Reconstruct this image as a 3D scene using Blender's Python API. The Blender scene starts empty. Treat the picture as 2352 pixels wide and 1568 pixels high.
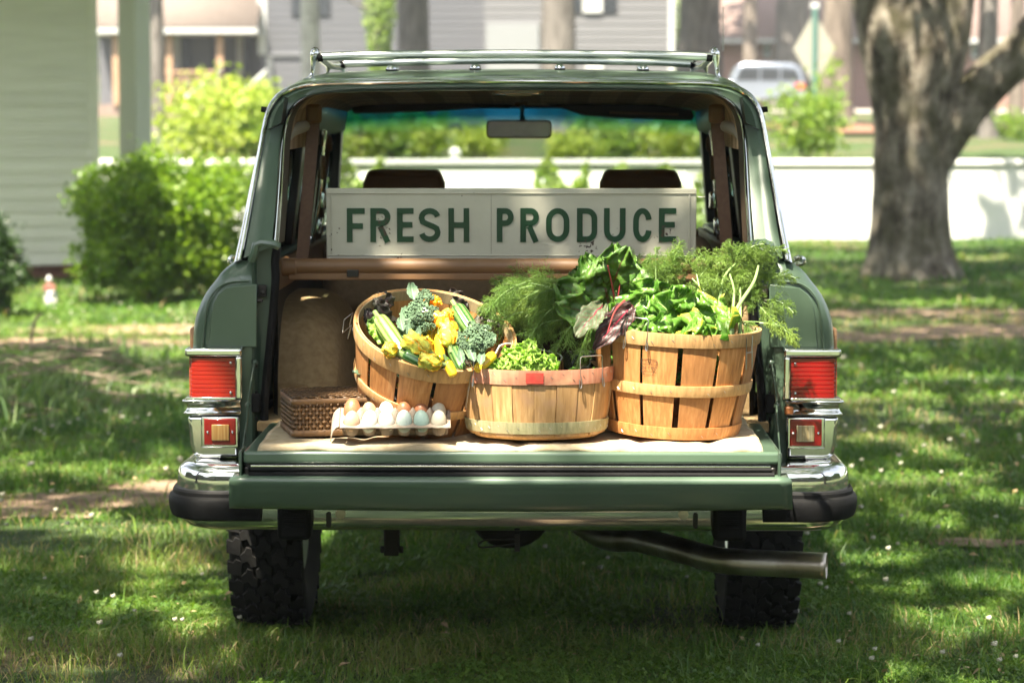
import bpy, math, random
import numpy as np
from mathutils import Vector, Matrix, noise, Quaternion
S = bpy.context.scene; COL = S.collection
rad = math.radians; PI = math.pi
V = Vector
# ------------------------------------------------------------------ camera, sky, sun, exposure
CAM = V((0.088, -6.95, 1.66)); YAW = rad(.743); PITCH = rad(5.135); FPX = 5553.0
cd = bpy.data.cameras.new('camera'); cam = bpy.data.objects.new('camera', cd); COL.objects.link(cam)
cam.location = CAM; cam.rotation_euler = (PI/2 - PITCH, 0, YAW)
cd.lens = 85; cd.sensor_width = 36; cd.clip_start = .1; cd.clip_end = 1500
cd.dof.use_dof = True; cd.dof.focus_distance = 6.5; cd.dof.aperture_fstop = 3.7
S.camera = cam
TOSUN = V((-.25, -.50, 1.0)).normalized()
w = bpy.data.worlds.new('World'); S.world = w; w.use_nodes = True
nt = w.node_tree; nt.nodes.clear()
sky = nt.nodes.new('ShaderNodeTexSky'); sky.sky_type = 'NISHITA'; sky.sun_disc = False
sky.sun_elevation = math.asin(TOSUN.z); sky.sun_rotation = math.atan2(TOSUN.x, TOSUN.y)
sky.air_density = 1.0; sky.dust_density = 3.0; sky.ozone_density = .6
bg = nt.nodes.new('ShaderNodeBackground'); bg.inputs[1].default_value = .09
wo = nt.nodes.new('ShaderNodeOutputWorld')
hs = nt.nodes.new('ShaderNodeHueSaturation'); hs.inputs['Saturation'].default_value = .45; nt.links.new(sky.outputs[0], hs.inputs['Color']); nt.links.new(hs.outputs[0], bg.inputs[0]); nt.links.new(bg.outputs[0], wo.inputs[0])
sd = bpy.data.lights.new('sun', 'SUN'); sd.energy = 5.0; sd.angle = rad(.55); sd.color = (1, .91, .74)
sun = bpy.data.objects.new('sun', sd); COL.objects.link(sun)
sun.rotation_euler = (-TOSUN).to_track_quat('-Z', 'Y').to_euler(); sun.location = (-5, -10, 20)
S.view_settings.view_transform = 'Standard'; S.view_settings.look = 'None'
S.view_settings.exposure = 2.32; S.view_settings.gamma = 1; S.view_settings.use_curve_mapping = False
S.render.engine = 'CYCLES'; S.cycles.use_denoising = True; S.cycles.denoiser = 'OPENIMAGEDENOISE'
S.cycles.max_bounces = 9; S.cycles.diffuse_bounces = 4; S.cycles.glossy_bounces = 4
S.cycles.transmission_bounces = 5; S.cycles.transparent_max_bounces = 12
S.cycles.caustics_reflective = False; S.cycles.caustics_refractive = False
S.cycles.sample_clamp_indirect = 6

# ------------------------------------------------------------------ where things stand: sight line through a photo point to depth Y
_F = V((-math.sin(YAW)*math.cos(PITCH), math.cos(YAW)*math.cos(PITCH), -math.sin(PITCH)))
_R = V((math.cos(YAW), math.sin(YAW), 0)); _U = _R.cross(_F)
def ray(px, py): return _F + _R*((px-1176)/FPX) + _U*(-(py-784)/FPX)
def P(px, py, Y):
    d = ray(px, py); return CAM + d*((Y-CAM.y)/d.y)
def G(px, py, z=0.0):
    d = ray(px, py); return CAM + d*((z-CAM.z)/d.z)
def onplane(px, py, p0, n):
    d = ray(px, py); return CAM + d*((p0-CAM).dot(n)/d.dot(n))

# ------------------------------------------------------------------ mesh builder
def perp(d):
    a = V((0, 0, 1)) if abs(d.z) < .9 else V((1, 0, 0))
    x = d.cross(a).normalized(); return x, d.cross(x).normalized()
class MB:
    def __init__(s): s.v = []; s.f = []; s.uv = []
    def add(s, vs, fs, uv=None):
        o = len(s.v); s.v += [tuple(p) for p in vs]; s.f += [tuple(i+o for i in f) for f in fs]
        s.uv += list(uv) if uv else [(0, 0)]*len(vs)
    def box(s, c, d, rot=None):
        vs = []
        for z in (-.5, .5):
            for x, y in ((-.5, -.5), (.5, -.5), (.5, .5), (-.5, .5)):
                p = V((x*d[0], y*d[1], z*d[2]))
                if rot is not None: p = rot @ p
                vs.append(p+V(c))
        s.add(vs, [(3, 2, 1, 0), (4, 5, 6, 7), (0, 1, 5, 4), (1, 2, 6, 5), (2, 3, 7, 6), (3, 0, 4, 7)]); return s
    def bb(s, a, b):
        a = V(a); b = V(b); return s.box((a+b)/2, (abs(b.x-a.x), abs(b.y-a.y), abs(b.z-a.z)))
    def bar(s, a, b, w, h, up=(0, 0, 1)):
        a = V(a); b = V(b); d = b-a; l = d.length; d.normalize(); u = V(up)
        x = u.cross(d).normalized(); u = d.cross(x)
        m = Matrix((x, d, u)).transposed(); return s.box((a+b)/2, (w, l, h), m)
    def grid(s, rows, cu=False, cv=False, uv=False, flip=False):
        n = len(rows); m = len(rows[0]); vs = [p for r in rows for p in r]; fs = []
        for i in range(n if cv else n-1):
            for j in range(m if cu else m-1):
                a = i*m+j; b = i*m+(j+1) % m; c = ((i+1) % n)*m+(j+1) % m; d = ((i+1) % n)*m+j
                fs.append((d, c, b, a) if flip else (a, b, c, d))
        s.add(vs, fs, [(j/max(m-1, 1), i/max(n-1, 1)) for i in range(n) for j in range(m)] if uv else None); return s
    def tube(s, pts, r, n=8, cap=True, sx=1, sy=1):
        pts = [V(p) for p in pts]; k = len(pts)
        rs = r if isinstance(r, (list, tuple)) else [r]*k
        d0 = (pts[1]-pts[0]).normalized(); x, y = perp(d0); rows = []
        for i in range(k):
            d = ((pts[min(i+1, k-1)]-pts[i]).normalized()+(pts[i]-pts[max(i-1, 0)]).normalized())
            if d.length < 1e-6: d = d0.copy()
            d.normalize(); x = (x-d*x.dot(d)).normalized(); y = d.cross(x)
            rows.append([pts[i]+x*(math.cos(2*PI*j/n)*rs[i]*sx)+y*(math.sin(2*PI*j/n)*rs[i]*sy) for j in range(n)])
        o = len(s.v); s.grid(rows, cu=True)
        if cap:
            s.f.append(tuple(range(o+n-1, o-1, -1))); e = o+(k-1)*n; s.f.append(tuple(range(e, e+n)))
        return s
    def lathe(s, prof, n=24, c=(0, 0, 0), axis=None, sx=1, sy=1, cap=False):
        rows = []
        for r, z in prof:
            rows.append([V((math.cos(2*PI*j/n)*r*sx, math.sin(2*PI*j/n)*r*sy, z)) for j in range(n)])
        if axis is not None:
            q = V((0, 0, 1)).rotation_difference(V(axis).normalized()); rows = [[q @ p for p in r] for r in rows]
        rows = [[p+V(c) for p in r] for r in rows]; o = len(s.v); s.grid(rows, cu=True)
        if cap:
            s.f.append(tuple(range(o+n-1, o-1, -1))); e = o+(len(prof)-1)*n; s.f.append(tuple(range(e, e+n)))
        return s
    def prism(s, poly, a, b, f=None):
        """outline (list of 2D) between depth a and b; f maps (u, v, d) to a point"""
        f = f or (lambda u, v, d: V((u, d, v))); n = len(poly)
        vs = [f(u, v, a) for u, v in poly]+[f(u, v, b) for u, v in poly]
        s.add(vs, [tuple(range(n)), tuple(range(2*n-1, n-1, -1))]+[(i+n, (i+1) % n+n, (i+1) % n, i) for i in range(n)]); return s
    def ball(s, c, r, n=8, m=6, sz=(1, 1, 1), nz=0, seed=0):
        rows = []
        for i in range(m+1):
            t = PI*i/m
            row = []
            for j in range(n):
                a = 2*PI*j/n; p = V((math.sin(t)*math.cos(a), math.sin(t)*math.sin(a), -math.cos(t)))
                k = 1+nz*noise.noise(p*1.7+V((seed, 0, 0))) if nz else 1
                row.append(V(c)+V((p.x*sz[0], p.y*sz[1], p.z*sz[2]))*r*k)
            rows.append(row)
        s.grid(rows, cu=True); return s
    def xf(s, m): s.v = [tuple(m @ V(p)) for p in s.v]; return s
    def mirror(s):
        o = MB(); o.v = [(-x, y, z) for x, y, z in s.v]; o.f = [tuple(reversed(f)) for f in s.f]; o.uv = list(s.uv); return o
    def build(s, name, mat, parent=None, smooth=True, bevel=0, solid=0, sub=0, seg=2, ang=38, kind=None):
        me = bpy.data.meshes.new(name); off = wl(parent)
        me.from_pydata([(p[0]-off.x, p[1]-off.y, p[2]-off.z) for p in s.v], [], s.f)
        if any(u != (0, 0) for u in s.uv):
            ul = me.uv_layers.new(name='UVMap'); li = np.empty(len(me.loops), dtype=np.int32)
            me.loops.foreach_get('vertex_index', li); ul.data.foreach_set('uv', np.array(s.uv, dtype=np.float32)[li].ravel())
        me.materials.append(mat); me.update()
        o = bpy.data.objects.new(name, me); COL.objects.link(o)
        if smooth:
            me.polygons.foreach_set('use_smooth', [True]*len(me.polygons))
            if ang: me.set_sharp_from_angle(angle=rad(ang))
        if parent: o.parent = parent
        if solid: m = o.modifiers.new('solid', 'SOLIDIFY'); m.thickness = solid; m.offset = 0
        if bevel: m = o.modifiers.new('bevel', 'BEVEL'); m.width = bevel; m.segments = seg; m.limit_method = 'ANGLE'; m.angle_limit = rad(35)
        if sub: m = o.modifiers.new('sub', 'SUBSURF'); m.levels = sub; m.render_levels = sub
        if kind: o['kind'] = kind
        return o
LOCALS = set()
def wl(o):
    p = V((0, 0, 0)); r = o
    while r is not None and r.parent: r = r.parent
    if r is not None and r.name in LOCALS: return p
    while o is not None: p += o.location; o = o.parent
    return p
def npmesh(name, v, f, mat, parent=None, tint=None, kind=None, smooth=False):
    """fast mesh from numpy arrays: v (n,3), f (m,k)"""
    me = bpy.data.meshes.new(name); off = wl(parent); v = np.asarray(v, dtype=np.float32)-np.array(off, dtype=np.float32)
    k = f.shape[1]; me.vertices.add(len(v)); me.vertices.foreach_set('co', v.ravel())
    me.loops.add(f.size); me.loops.foreach_set('vertex_index', f.astype(np.int32).ravel())
    me.polygons.add(len(f)); me.polygons.foreach_set('loop_start', np.arange(0, f.size, k, dtype=np.int32))
    me.polygons.foreach_set('loop_total', np.full(len(f), k, dtype=np.int32))
    if smooth: me.polygons.foreach_set('use_smooth', np.ones(len(f), dtype=bool))
    if tint is not None:
        a = me.attributes.new('tint', 'FLOAT', 'POINT'); a.data.foreach_set('value', np.asarray(tint, dtype=np.float32))
    me.update(calc_edges=True); me.materials.append(mat)
    o = bpy.data.objects.new(name, me); COL.objects.link(o)
    if parent: o.parent = parent
    if kind: o['kind'] = kind
    return o
def tag(o, label=None, cat=None, group=None, kind=None):
    if label: o['label'] = label
    if cat: o['category'] = cat
    if group: o['group'] = group
    if kind: o['kind'] = kind
    return o
def thing(name, label, cat, loc=(0, 0, 0), group=None, local=False):
    o = bpy.data.objects.new(name, None); COL.objects.link(o); o.location = loc; o.empty_display_size = .1
    if local: LOCALS.add(o.name)
    return tag(o, label, cat, group)
KIDS = {}
def dup(o, parent=None, label=None):
    c = o.copy(); COL.objects.link(c); c.parent = parent
    if label: c['label'] = label
    for ch in list(o.children): dup(ch, c)
    return c
def cat(pts, n):
    """catmull-rom through points, n samples"""
    pts = [V(p) for p in pts]; out = []; k = len(pts)-1
    for i in range(n):
        t = i/(n-1)*k; j = min(int(t), k-1); t -= j
        a = pts[max(j-1, 0)]; b = pts[j]; c = pts[j+1]; d = pts[min(j+2, k)]
        out.append(.5*((2*b)+(c-a)*t+(2*a-5*b+4*c-d)*t*t+(3*b-a-3*c+d)*t**3))
    return out
def even(pts, n):
    """resample a polyline evenly"""
    ds = [0]
    for a, b in zip(pts, pts[1:]): ds.append(ds[-1]+(b-a).length)
    out = []; j = 0
    for i in range(n):
        t = ds[-1]*i/(n-1)
        while j < len(pts)-2 and ds[j+1] < t: j += 1
        u = (t-ds[j])/max(ds[j+1]-ds[j], 1e-9); out.append(pts[j].lerp(pts[j+1], min(max(u, 0), 1)))
    return out
def nz(x, y, z=0., s=1.): return noise.noise(V((x*s, y*s, z*s)))

# ------------------------------------------------------------------ materials
def _new(name):
    m = bpy.data.materials.new(name); m.use_nodes = True; t = m.node_tree; t.nodes.clear()
    o = t.nodes.new('ShaderNodeOutputMaterial'); b = t.nodes.new('ShaderNodeBsdfPrincipled'); t.links.new(b.outputs[0], o.inputs[0])
    return m, t, b, o
def _c(c): return (c[0], c[1], c[2], 1)
def coords(t, scale=(1, 1, 1), obj=True, rnd=True):
    tc = t.nodes.new('ShaderNodeTexCoord'); mp = t.nodes.new('ShaderNodeMapping'); mp.inputs['Scale'].default_value = scale
    t.links.new(tc.outputs['Object' if obj else 'UV'], mp.inputs[0])
    if rnd:
        oi = t.nodes.new('ShaderNodeObjectInfo'); vm = t.nodes.new('ShaderNodeMath'); vm.operation = 'MULTIPLY'; vm.inputs[1].default_value = 37.
        t.links.new(oi.outputs['Random'], vm.inputs[0]); cb = t.nodes.new('ShaderNodeCombineXYZ')
        for i in range(3): t.links.new(vm.outputs[0], cb.inputs[i])
        t.links.new(cb.outputs[0], mp.inputs['Location'])
    return mp.outputs[0]
def nzn(t, co, scale, detail=4, rough=.55):
    n = t.nodes.new('ShaderNodeTexNoise'); n.inputs['Scale'].default_value = scale; n.inputs['Detail'].default_value = detail
    n.inputs['Roughness'].default_value = rough; t.links.new(co, n.inputs['Vector']); return n.outputs['Fac']
def ramp(t, fac, stops):
    r = t.nodes.new('ShaderNodeValToRGB'); e = r.color_ramp.elements
    while len(e) < len(stops): e.new(.5)
    for el, (p, c) in zip(e, stops): el.position = p; el.color = _c(c) if len(c) == 3 else c
    t.links.new(fac, r.inputs[0]); return r.outputs[0]
def mixc(t, fac, a, b, mode='MIX'):
    n = t.nodes.new('ShaderNodeMix'); n.data_type = 'RGBA'; n.blend_type = mode; n.clamp_factor = True
    for s, v in ((0, fac), (6, a), (7, b)):
        if isinstance(v, (int, float)): n.inputs[s].default_value = v
        elif isinstance(v, tuple): n.inputs[s].default_value = _c(v)
        else: t.links.new(v, n.inputs[s])
    return n.outputs[2]
def mth(t, op, a, b=None):
    n = t.nodes.new('ShaderNodeMath'); n.operation = op
    for i, v in enumerate((a, b)):
        if v is None: continue
        if isinstance(v, (int, float)): n.inputs[i].default_value = v
        else: t.links.new(v, n.inputs[i])
    return n.outputs[0]
def bump(t, b, h, strength, dist=.01):
    n = t.nodes.new('ShaderNodeBump'); n.inputs['Strength'].default_value = strength; n.inputs['Distance'].default_value = dist
    t.links.new(h, n.inputs['Height']); t.links.new(n.outputs[0], b.inputs['Normal'])
def M(name, c, rough=.5, metal=0, c2=None, scale=6, detail=5, lo=.35, hi=.65, stretch=(1, 1, 1), bmp=0, bscale=60, bdist=.003, coat=0, hue=0, ior=None, rvar=0, spec=None):
    m, t, b, o = _new(name); co = coords(t, stretch)
    col = None
    if c2: col = ramp(t, nzn(t, co, scale, detail), [(lo, c), (hi, c2)])
    if hue:
        oi = t.nodes.new('ShaderNodeObjectInfo')
        k = mth(t, 'ADD', mth(t, 'MULTIPLY', oi.outputs['Random'], 2*hue), 1-hue)
        cc = t.nodes.new('ShaderNodeCombineXYZ')
        for i in range(3): t.links.new(k, cc.inputs[i])
        col = mixc(t, 1., col if col else c, cc.outputs[0], 'MULTIPLY')
    if col: t.links.new(col, b.inputs['Base Color'])
    else: b.inputs['Base Color'].default_value = _c(c)
    b.inputs['Roughness'].default_value = rough; b.inputs['Metallic'].default_value = metal
    if rvar: t.links.new(mth(t, 'ADD', mth(t, 'MULTIPLY', nzn(t, co, scale*2.3, 6), rvar), rough-rvar/2), b.inputs['Roughness'])
    if bmp: bump(t, b, nzn(t, co, bscale, 5), bmp, bdist)
    if coat: b.inputs['Coat Weight'].default_value = coat; b.inputs['Coat Roughness'].default_value = .06
    if ior: b.inputs['IOR'].default_value = ior
    if spec is not None: b.inputs['Specular IOR Level'].default_value = spec
    return m
def leafm(name, c, c2, trans=.45, rough=.45, attr=True, tcol=None, scale=3):
    """thin foliage: colour varies leaf by leaf (tint attribute) and with a slow noise"""
    m, t, b, o = _new(name)
    if attr:
        a = t.nodes.new('ShaderNodeAttribute'); a.attribute_name = 'tint'; fac = a.outputs['Fac']
    else: fac = nzn(t, coords(t), scale, 4)
    col = ramp(t, fac, [(0., c), (1., c2)] if attr else [(.3, c), (.7, c2)])
    t.links.new(col, b.inputs['Base Color']); b.inputs['Roughness'].default_value = rough
    tr = t.nodes.new('ShaderNodeBsdfTranslucent'); mx = t.nodes.new('ShaderNodeMixShader'); mx.inputs[0].default_value = trans
    t.links.new(mixc(t, 1., col, tcol or (1.5, 1.6, .7), 'MULTIPLY'), tr.inputs[0])
    t.links.new(b.outputs[0], mx.inputs[1]); t.links.new(tr.outputs[0], mx.inputs[2]); t.links.new(mx.outputs[0], o.inputs[0])
    return m
def veinm(name, c, c2, vein, trans=.3, rough=.38, vw=.035, nv=9, edge=None, blot=7, bmpd=.004):
    """large leaf with midrib and side veins laid along its UV"""
    m, t, b, o = _new(name)
    tc = t.nodes.new('ShaderNodeTexCoord'); sp = t.nodes.new('ShaderNodeSeparateXYZ'); t.links.new(tc.outputs['UV'], sp.inputs[0])
    u = mth(t, 'ABSOLUTE', mth(t, 'SUBTRACT', sp.outputs[0], .5))
    mid = mth(t, 'LESS_THAN', u, mth(t, 'MULTIPLY', mth(t, 'SUBTRACT', 1.15, sp.outputs[1]), vw))
    wob = mth(t, 'MULTIPLY', nzn(t, coords(t), 30, 2), .08)
    sv = mth(t, 'FRACT', mth(t, 'MULTIPLY', mth(t, 'ADD', mth(t, 'SUBTRACT', sp.outputs[1], mth(t, 'MULTIPLY', u, .9)), wob), nv))
    side = mth(t, 'GREATER_THAN', mth(t, 'ABSOLUTE', mth(t, 'SUBTRACT', sv, .5)), .45)
    vf = mth(t, 'MAXIMUM', mid, mth(t, 'MULTIPLY', side, .55))
    n = nzn(t, coords(t), blot*4, 5); col = ramp(t, n, [(.35, c), (.68, c2)])
    if edge: col = mixc(t, mth(t, 'MULTIPLY', mth(t, 'GREATER_THAN', mth(t, 'ADD', u, mth(t, 'MULTIPLY', n, .25)), .56), .8), col, edge)
    col = mixc(t, vf, col, vein)
    t.links.new(col, b.inputs['Base Color']); b.inputs['Roughness'].default_value = rough
    h = mth(t, 'SUBTRACT', nzn(t, coords(t), 70, 3), mth(t, 'MULTIPLY', vf, .6)); bump(t, b, h, .8, bmpd)
    tr = t.nodes.new('ShaderNodeBsdfTranslucent'); mx = t.nodes.new('ShaderNodeMixShader'); mx.inputs[0].default_value = trans
    t.links.new(mixc(t, 1., col, (1.6, 1.7, .6), 'MULTIPLY'), tr.inputs[0])
    t.links.new(b.outputs[0], mx.inputs[1]); t.links.new(tr.outputs[0], mx.inputs[2]); t.links.new(mx.outputs[0], o.inputs[0])
    return m
def glassm(name, tint=(.92, .96, .94), rough=.02, k=1.0):
    """thin pane: clear with a fresnel reflection"""
    m, t, b, o = _new(name); t.nodes.remove(b)
    tr = t.nodes.new('ShaderNodeBsdfTransparent'); tr.inputs[0].default_value = _c(tint)
    gl = t.nodes.new('ShaderNodeBsdfGlossy'); gl.inputs['Roughness'].default_value = rough
    fr = t.nodes.new('ShaderNodeFresnel'); fr.inputs[0].default_value = 1.45; mx = t.nodes.new('ShaderNodeMixShader')
    t.links.new(mth(t, 'MULTIPLY', fr.outputs[0], k), mx.inputs[0]); t.links.new(tr.outputs[0], mx.inputs[1]); t.links.new(gl.outputs[0], mx.inputs[2]); t.links.new(mx.outputs[0], o.inputs[0])
    return m, t, tr
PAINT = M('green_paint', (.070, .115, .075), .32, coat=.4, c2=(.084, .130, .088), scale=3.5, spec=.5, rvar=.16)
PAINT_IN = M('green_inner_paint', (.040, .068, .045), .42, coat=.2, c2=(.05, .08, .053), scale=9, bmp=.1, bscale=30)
CHROME = M('chrome', (.80, .80, .78), .07, 1, rvar=.06, scale=4)
ALU = M('brushed_aluminium', (.62, .66, .62), .28, 1)
BLACK = M('black_rubber', (.006, .006, .0065), .6, c2=(.010, .010, .010), scale=12, bmp=.15, bscale=120, spec=.14)
BLACKTRIM = M('black_trim', (.012, .011, .010), .35)
TYRE = M('tyre_rubber', (.008, .008, .008), .7, c2=(.016, .015, .013), scale=10, bmp=.4, bscale=90, spec=.15)
LEATHER = M('brown_leather', (.40, .20, .085), .5, c2=(.46, .24, .10), scale=14, bmp=.25, bscale=160)
VINYL = M('brown_vinyl', (.17, .088, .036), .5, c2=(.20, .105, .045), scale=5, bmp=.12, bscale=200)
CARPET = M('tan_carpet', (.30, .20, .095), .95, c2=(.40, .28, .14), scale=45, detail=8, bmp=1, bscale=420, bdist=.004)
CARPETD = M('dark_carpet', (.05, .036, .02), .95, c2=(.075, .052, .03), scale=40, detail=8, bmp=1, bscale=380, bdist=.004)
BELT = M('brown_webbing', (.12, .06, .03), .6, c2=(.15, .08, .04), scale=80, bmp=.3, bscale=400)
STEEL = M('weathered_steel', (.45, .39, .32), .36, 1, c2=(.66, .62, .56), scale=7, lo=.4, hi=.6, rvar=.3, bmp=.15, bscale=70)
DARKSTEEL = M('dirty_chassis', (.012, .011, .010), .7, c2=(.03, .022, .016), scale=9, bmp=.5)
WIRE = M('galvanised_wire', (.45, .44, .42), .35, 1)
# ------------------------------------------------------------------ the ground
WALLY = 28.1
def tz(x, y):
    if y < WALLY:
        return .03*nz(x, y, 0, .25)*min(1, max(0, (y-3)/5)) if y > 3 else 0.
    return 1.06+(y-28)*.0198+.10*nz(x, y, 3, .07)+(0 if y < 95 else (y-95)*.10)
def groundm():
    m, t, b, o = _new('lawn_soil'); co = coords(t, rnd=False)
    n1 = nzn(t, co, .55, 6, .6); n2 = nzn(t, co, 9, 6, .65); n3 = nzn(t, co, 60, 4)
    g = ramp(t, n2, [(.3, (.025, .048, .010)), (.7, (.065, .110, .022))])
    s = ramp(t, n3, [(.3, (.07, .045, .025)), (.7, (.20, .14, .085))])
    f = ramp(t, n1, [(.50, (0, 0, 0)), (.64, (1, 1, 1))])
    c = mixc(t, f, g, s); t.links.new(c, b.inputs['Base Color']); b.inputs['Roughness'].default_value = .95
    bump(t, b, mth(t, 'ADD', n2, n3), 1, .03); return m
xs = [-220, -120, -60]+[x*1.0 for x in range(-40, 41)]+[60, 120, 220]
ys = [-120, -60, -30, -15]+[y*.7-10 for y in range(0, 54)]+[28.05, 28.15]+[29+2*k for k in range(35)]+[105, 120, 150, 200, 300]
ys = sorted(y for y in set(ys) if not (27.9 < y < 28.04))
mb = MB(); mb.grid([[V((x, y, tz(x, y))) for x in xs] for y in ys])
mb.build('ground', groundm(), kind='structure', ang=0)

# ------------------------------------------------------------------ grass, clover, weeds (nobody could count them)
rng = np.random.default_rng(11)
def fbm(x, y, s, seed=0):
    r = np.random.default_rng(seed); v = np.zeros_like(x); a = 1.
    for k in range(4):
        for q in range(3):
            th = r.uniform(0, 6.28); ph = r.uniform(0, 6.28); kk = s*2**k*r.uniform(.7, 1.3)
            v += a*np.sin((x*np.cos(th)+y*np.sin(th))*kk+ph+1.3*np.sin((x*np.sin(th)-y*np.cos(th))*kk*.8+ph*2))/3
        a *= .6
    return v
def scatter(n, d0, d1, half0, half1, ylim=None):
    """points on the lawn inside the view's wedge, between distances d0 and d1 from the camera"""
    u = rng.random(n); d = np.sqrt(d0*d0+u*(d1*d1-d0*d0)); k = (d-d0)/(d1-d0); hw = half0+(half1-half0)*k
    x = (rng.random(n)*2-1)*hw; y = CAM.y+d
    if ylim: ok = y < ylim; x = x[ok]; y = y[ok]
    return x, y
tzv = np.vectorize(tz)
def blades(x, y, h, w, lean=.5, z=None):
    n = len(x); a = rng.random(n)*2*PI; ca, sa = np.cos(a), np.sin(a); th = rng.random(n)*2*PI; l = lean*h*rng.random(n)
    z0 = tzv(x, y) if z is None else z
    b = np.stack([x, y, z0-.004], 1); wv = np.stack([ca*w, sa*w, 0*w], 1)/2; ld = np.stack([np.cos(th)*l, np.sin(th)*l, 0*l], 1)
    up = np.stack([0*h, 0*h, h], 1)
    v = np.stack([b-wv, b+wv, b+wv*.75+ld*.35+up*.6, b-wv*.75+ld*.35+up*.6, b+ld*1.2+up*(1-.25*(l/np.maximum(h, 1e-6)))[:, None]], 1).reshape(-1, 3)
    i = np.arange(n)[:, None]*5; f = np.concatenate([i+[0, 1, 2], i+[0, 2, 3], i+[3, 2, 4]], 1).reshape(-1, 3)
    return v, f
def leaflets(x, y, z, r, tilt=.5):
    """small flat clover-like leaves: three lobes each"""
    n = len(x); V_ = []; 
    a0 = rng.random(n)*2*PI; tx = (rng.random(n)-.5)*tilt*2; ty = (rng.random(n)-.5)*tilt*2
    vs = []
    for k in range(3):
        a = a0+k*2*PI/3
        for (rr, da) in ((0, 0), (.75, -.5), (1.05, 0), (.75, .5)):
            dx = np.cos(a+da)*rr*r; dy = np.sin(a+da)*rr*r
            vs.append(np.stack([x+dx, y+dy, z+dx*tx+dy*ty], 1))
    v = np.stack(vs, 1).reshape(-1, 3); i = np.arange(n)[:, None]*12
    f = np.concatenate([i+[4*k, 4*k+1, 4*k+2, 4*k+3] for k in range(3)], 1).reshape(-1, 4)
    f3 = np.concatenate([f[:, [0, 1, 2]], f[:, [0, 2, 3]]]); return v, f3
VS = []; FS = []; TS = []; off = 0
def push(v, f, t, k):
    global off
    VS.append(v); FS.append(f+off); TS.append(np.repeat(t, k)); off += len(v)
SOIL = []
for (px, py, rx, ry) in ((2150, 725, 1.5, .55), (1950, 775, .8, .35), (2330, 760, 1.0, .5), (230, 1150, .60, .22), (60, 1175, .30, .2), (420, 1120, .3, .18), (1985, 1590, .20, .07), (2240, 1250, .22, .08), (100, 790, 1., .5), (330, 760, 1.1, .4)):
    q = G(px, py); SOIL.append((q.x, q.y, rx, ry))
def bare(x, y):
    v = fbm(x, y, .8, 5)
    for (a, b, rx, ry) in SOIL: v = v+1.1*np.exp(-((x-a)/rx)**2-((y-b)/ry)**2)
    return v
for (n, d0, d1, a, b_, h, w_) in ((120000, 6.9, 9.2, 1.75, 2.3, .045, .0034), (85000, 9.2, 13, 2.4, 3.5, .05, .005), (72000, 13, 21, 4, 6.5, .055, .010), (66000, 21, 35.0, 6.5, 10.5, .06, .018)):
    x, y = scatter(n, d0, d1, a, b_, 27.9)
    pt = bare(x, y); keep = rng.random(len(x)) < np.clip(.95-.9*(pt-.25), .22, 1); x, y, pt = x[keep], y[keep], pt[keep]
    tuft = np.clip(1+.7*fbm(x, y, 5, 9), .35, 1.9); hh = h*tuft*(.35+1.2*rng.random(len(x))**1.6)
    v, f = blades(x, y, hh, w_*(.7+.6*rng.random(len(x))), 1.9)
    t = np.clip(.42+.22*fbm(x, y, 1.6, 3)+.16*fbm(x, y, 7, 33)+.35*(rng.random(len(x))-.5)+.40*np.clip(pt-.1, 0, 1), 0, .84)
    t[rng.random(len(x)) < np.clip(.03+.25*np.clip(pt-.1, 0, 1), 0, .4)] = 1.0
    push(v, f, t, 5)
for (n, d0, d1, a, b_, r, z0) in ((95000, 6.9, 9.2, 1.75, 2.3, .0075, .028), (26000, 9.2, 14, 2.2, 3.3, .012, .03), (26000, 14, 24, 3.2, 6, .02, .035)):
    x, y = scatter(n, d0, d1, a, b_, 27.9); cl = fbm(x, y, 1.9, 21)
    keep = (cl > -.45) & (bare(x, y) < .55); x, y, cl = x[keep], y[keep], cl[keep]
    v, f = leaflets(x, y, tzv(x, y)+z0*(.4+.9*rng.random(len(x))), r*(.6+.8*rng.random(len(x))), .9)
    push(v, f, np.clip(.42+.3*rng.random(len(x)), 0, 1), 12)
# longer blades and seed stalks standing out of the sward
for (n, d0, d1, a, b_, h, w_) in ((2600, 6.95, 9.2, 1.75, 2.3, .10, .0042), (2200, 9.2, 14, 2.2, 3.3, .11, .006)):
    x, y = scatter(n, d0, d1, a, b_, 27.9); keep = fbm(x, y, 3, 41) > -.1; x, y = x[keep], y[keep]
    v, f = blades(x, y, h*(.5+.8*rng.random(len(x))), w_*(.6+.8*rng.random(len(x))), 1.3); push(v, f, np.clip(.3+.5*rng.random(len(x)), 0, 1), 5)
def grassm():
    m, t, b, o = _new('grass_blades')
    a = t.nodes.new('ShaderNodeAttribute'); a.attribute_name = 'tint'
    col = ramp(t, a.outputs['Fac'], [(0., (.026, .076, .012)), (.45, (.072, .160, .020)), (.80, (.18, .26, .045)), (.86, (.22, .22, .07)), (1., (.36, .27, .14))])
    t.links.new(col, b.inputs['Base Color']); b.inputs['Roughness'].default_value = .5
    tr = t.nodes.new('ShaderNodeBsdfTranslucent'); mx = t.nodes.new('ShaderNodeMixShader'); mx.inputs[0].default_value = .35
    t.links.new(mixc(t, 1., col, (1.5, 1.7, .7), 'MULTIPLY'), tr.inputs[0])
    t.links.new(b.outputs[0], mx.inputs[1]); t.links.new(tr.outputs[0], mx.inputs[2]); t.links.new(mx.outputs[0], o.inputs[0]); return m
GRASS = grassm()
tag(npmesh('grass', np.concatenate(VS), np.concatenate(FS), GRASS, tint=np.concatenate(TS)),
    'green lawn grass with clover leaves under the wagon and all around it', 'grass', kind='stuff')
mb = MB()
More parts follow.
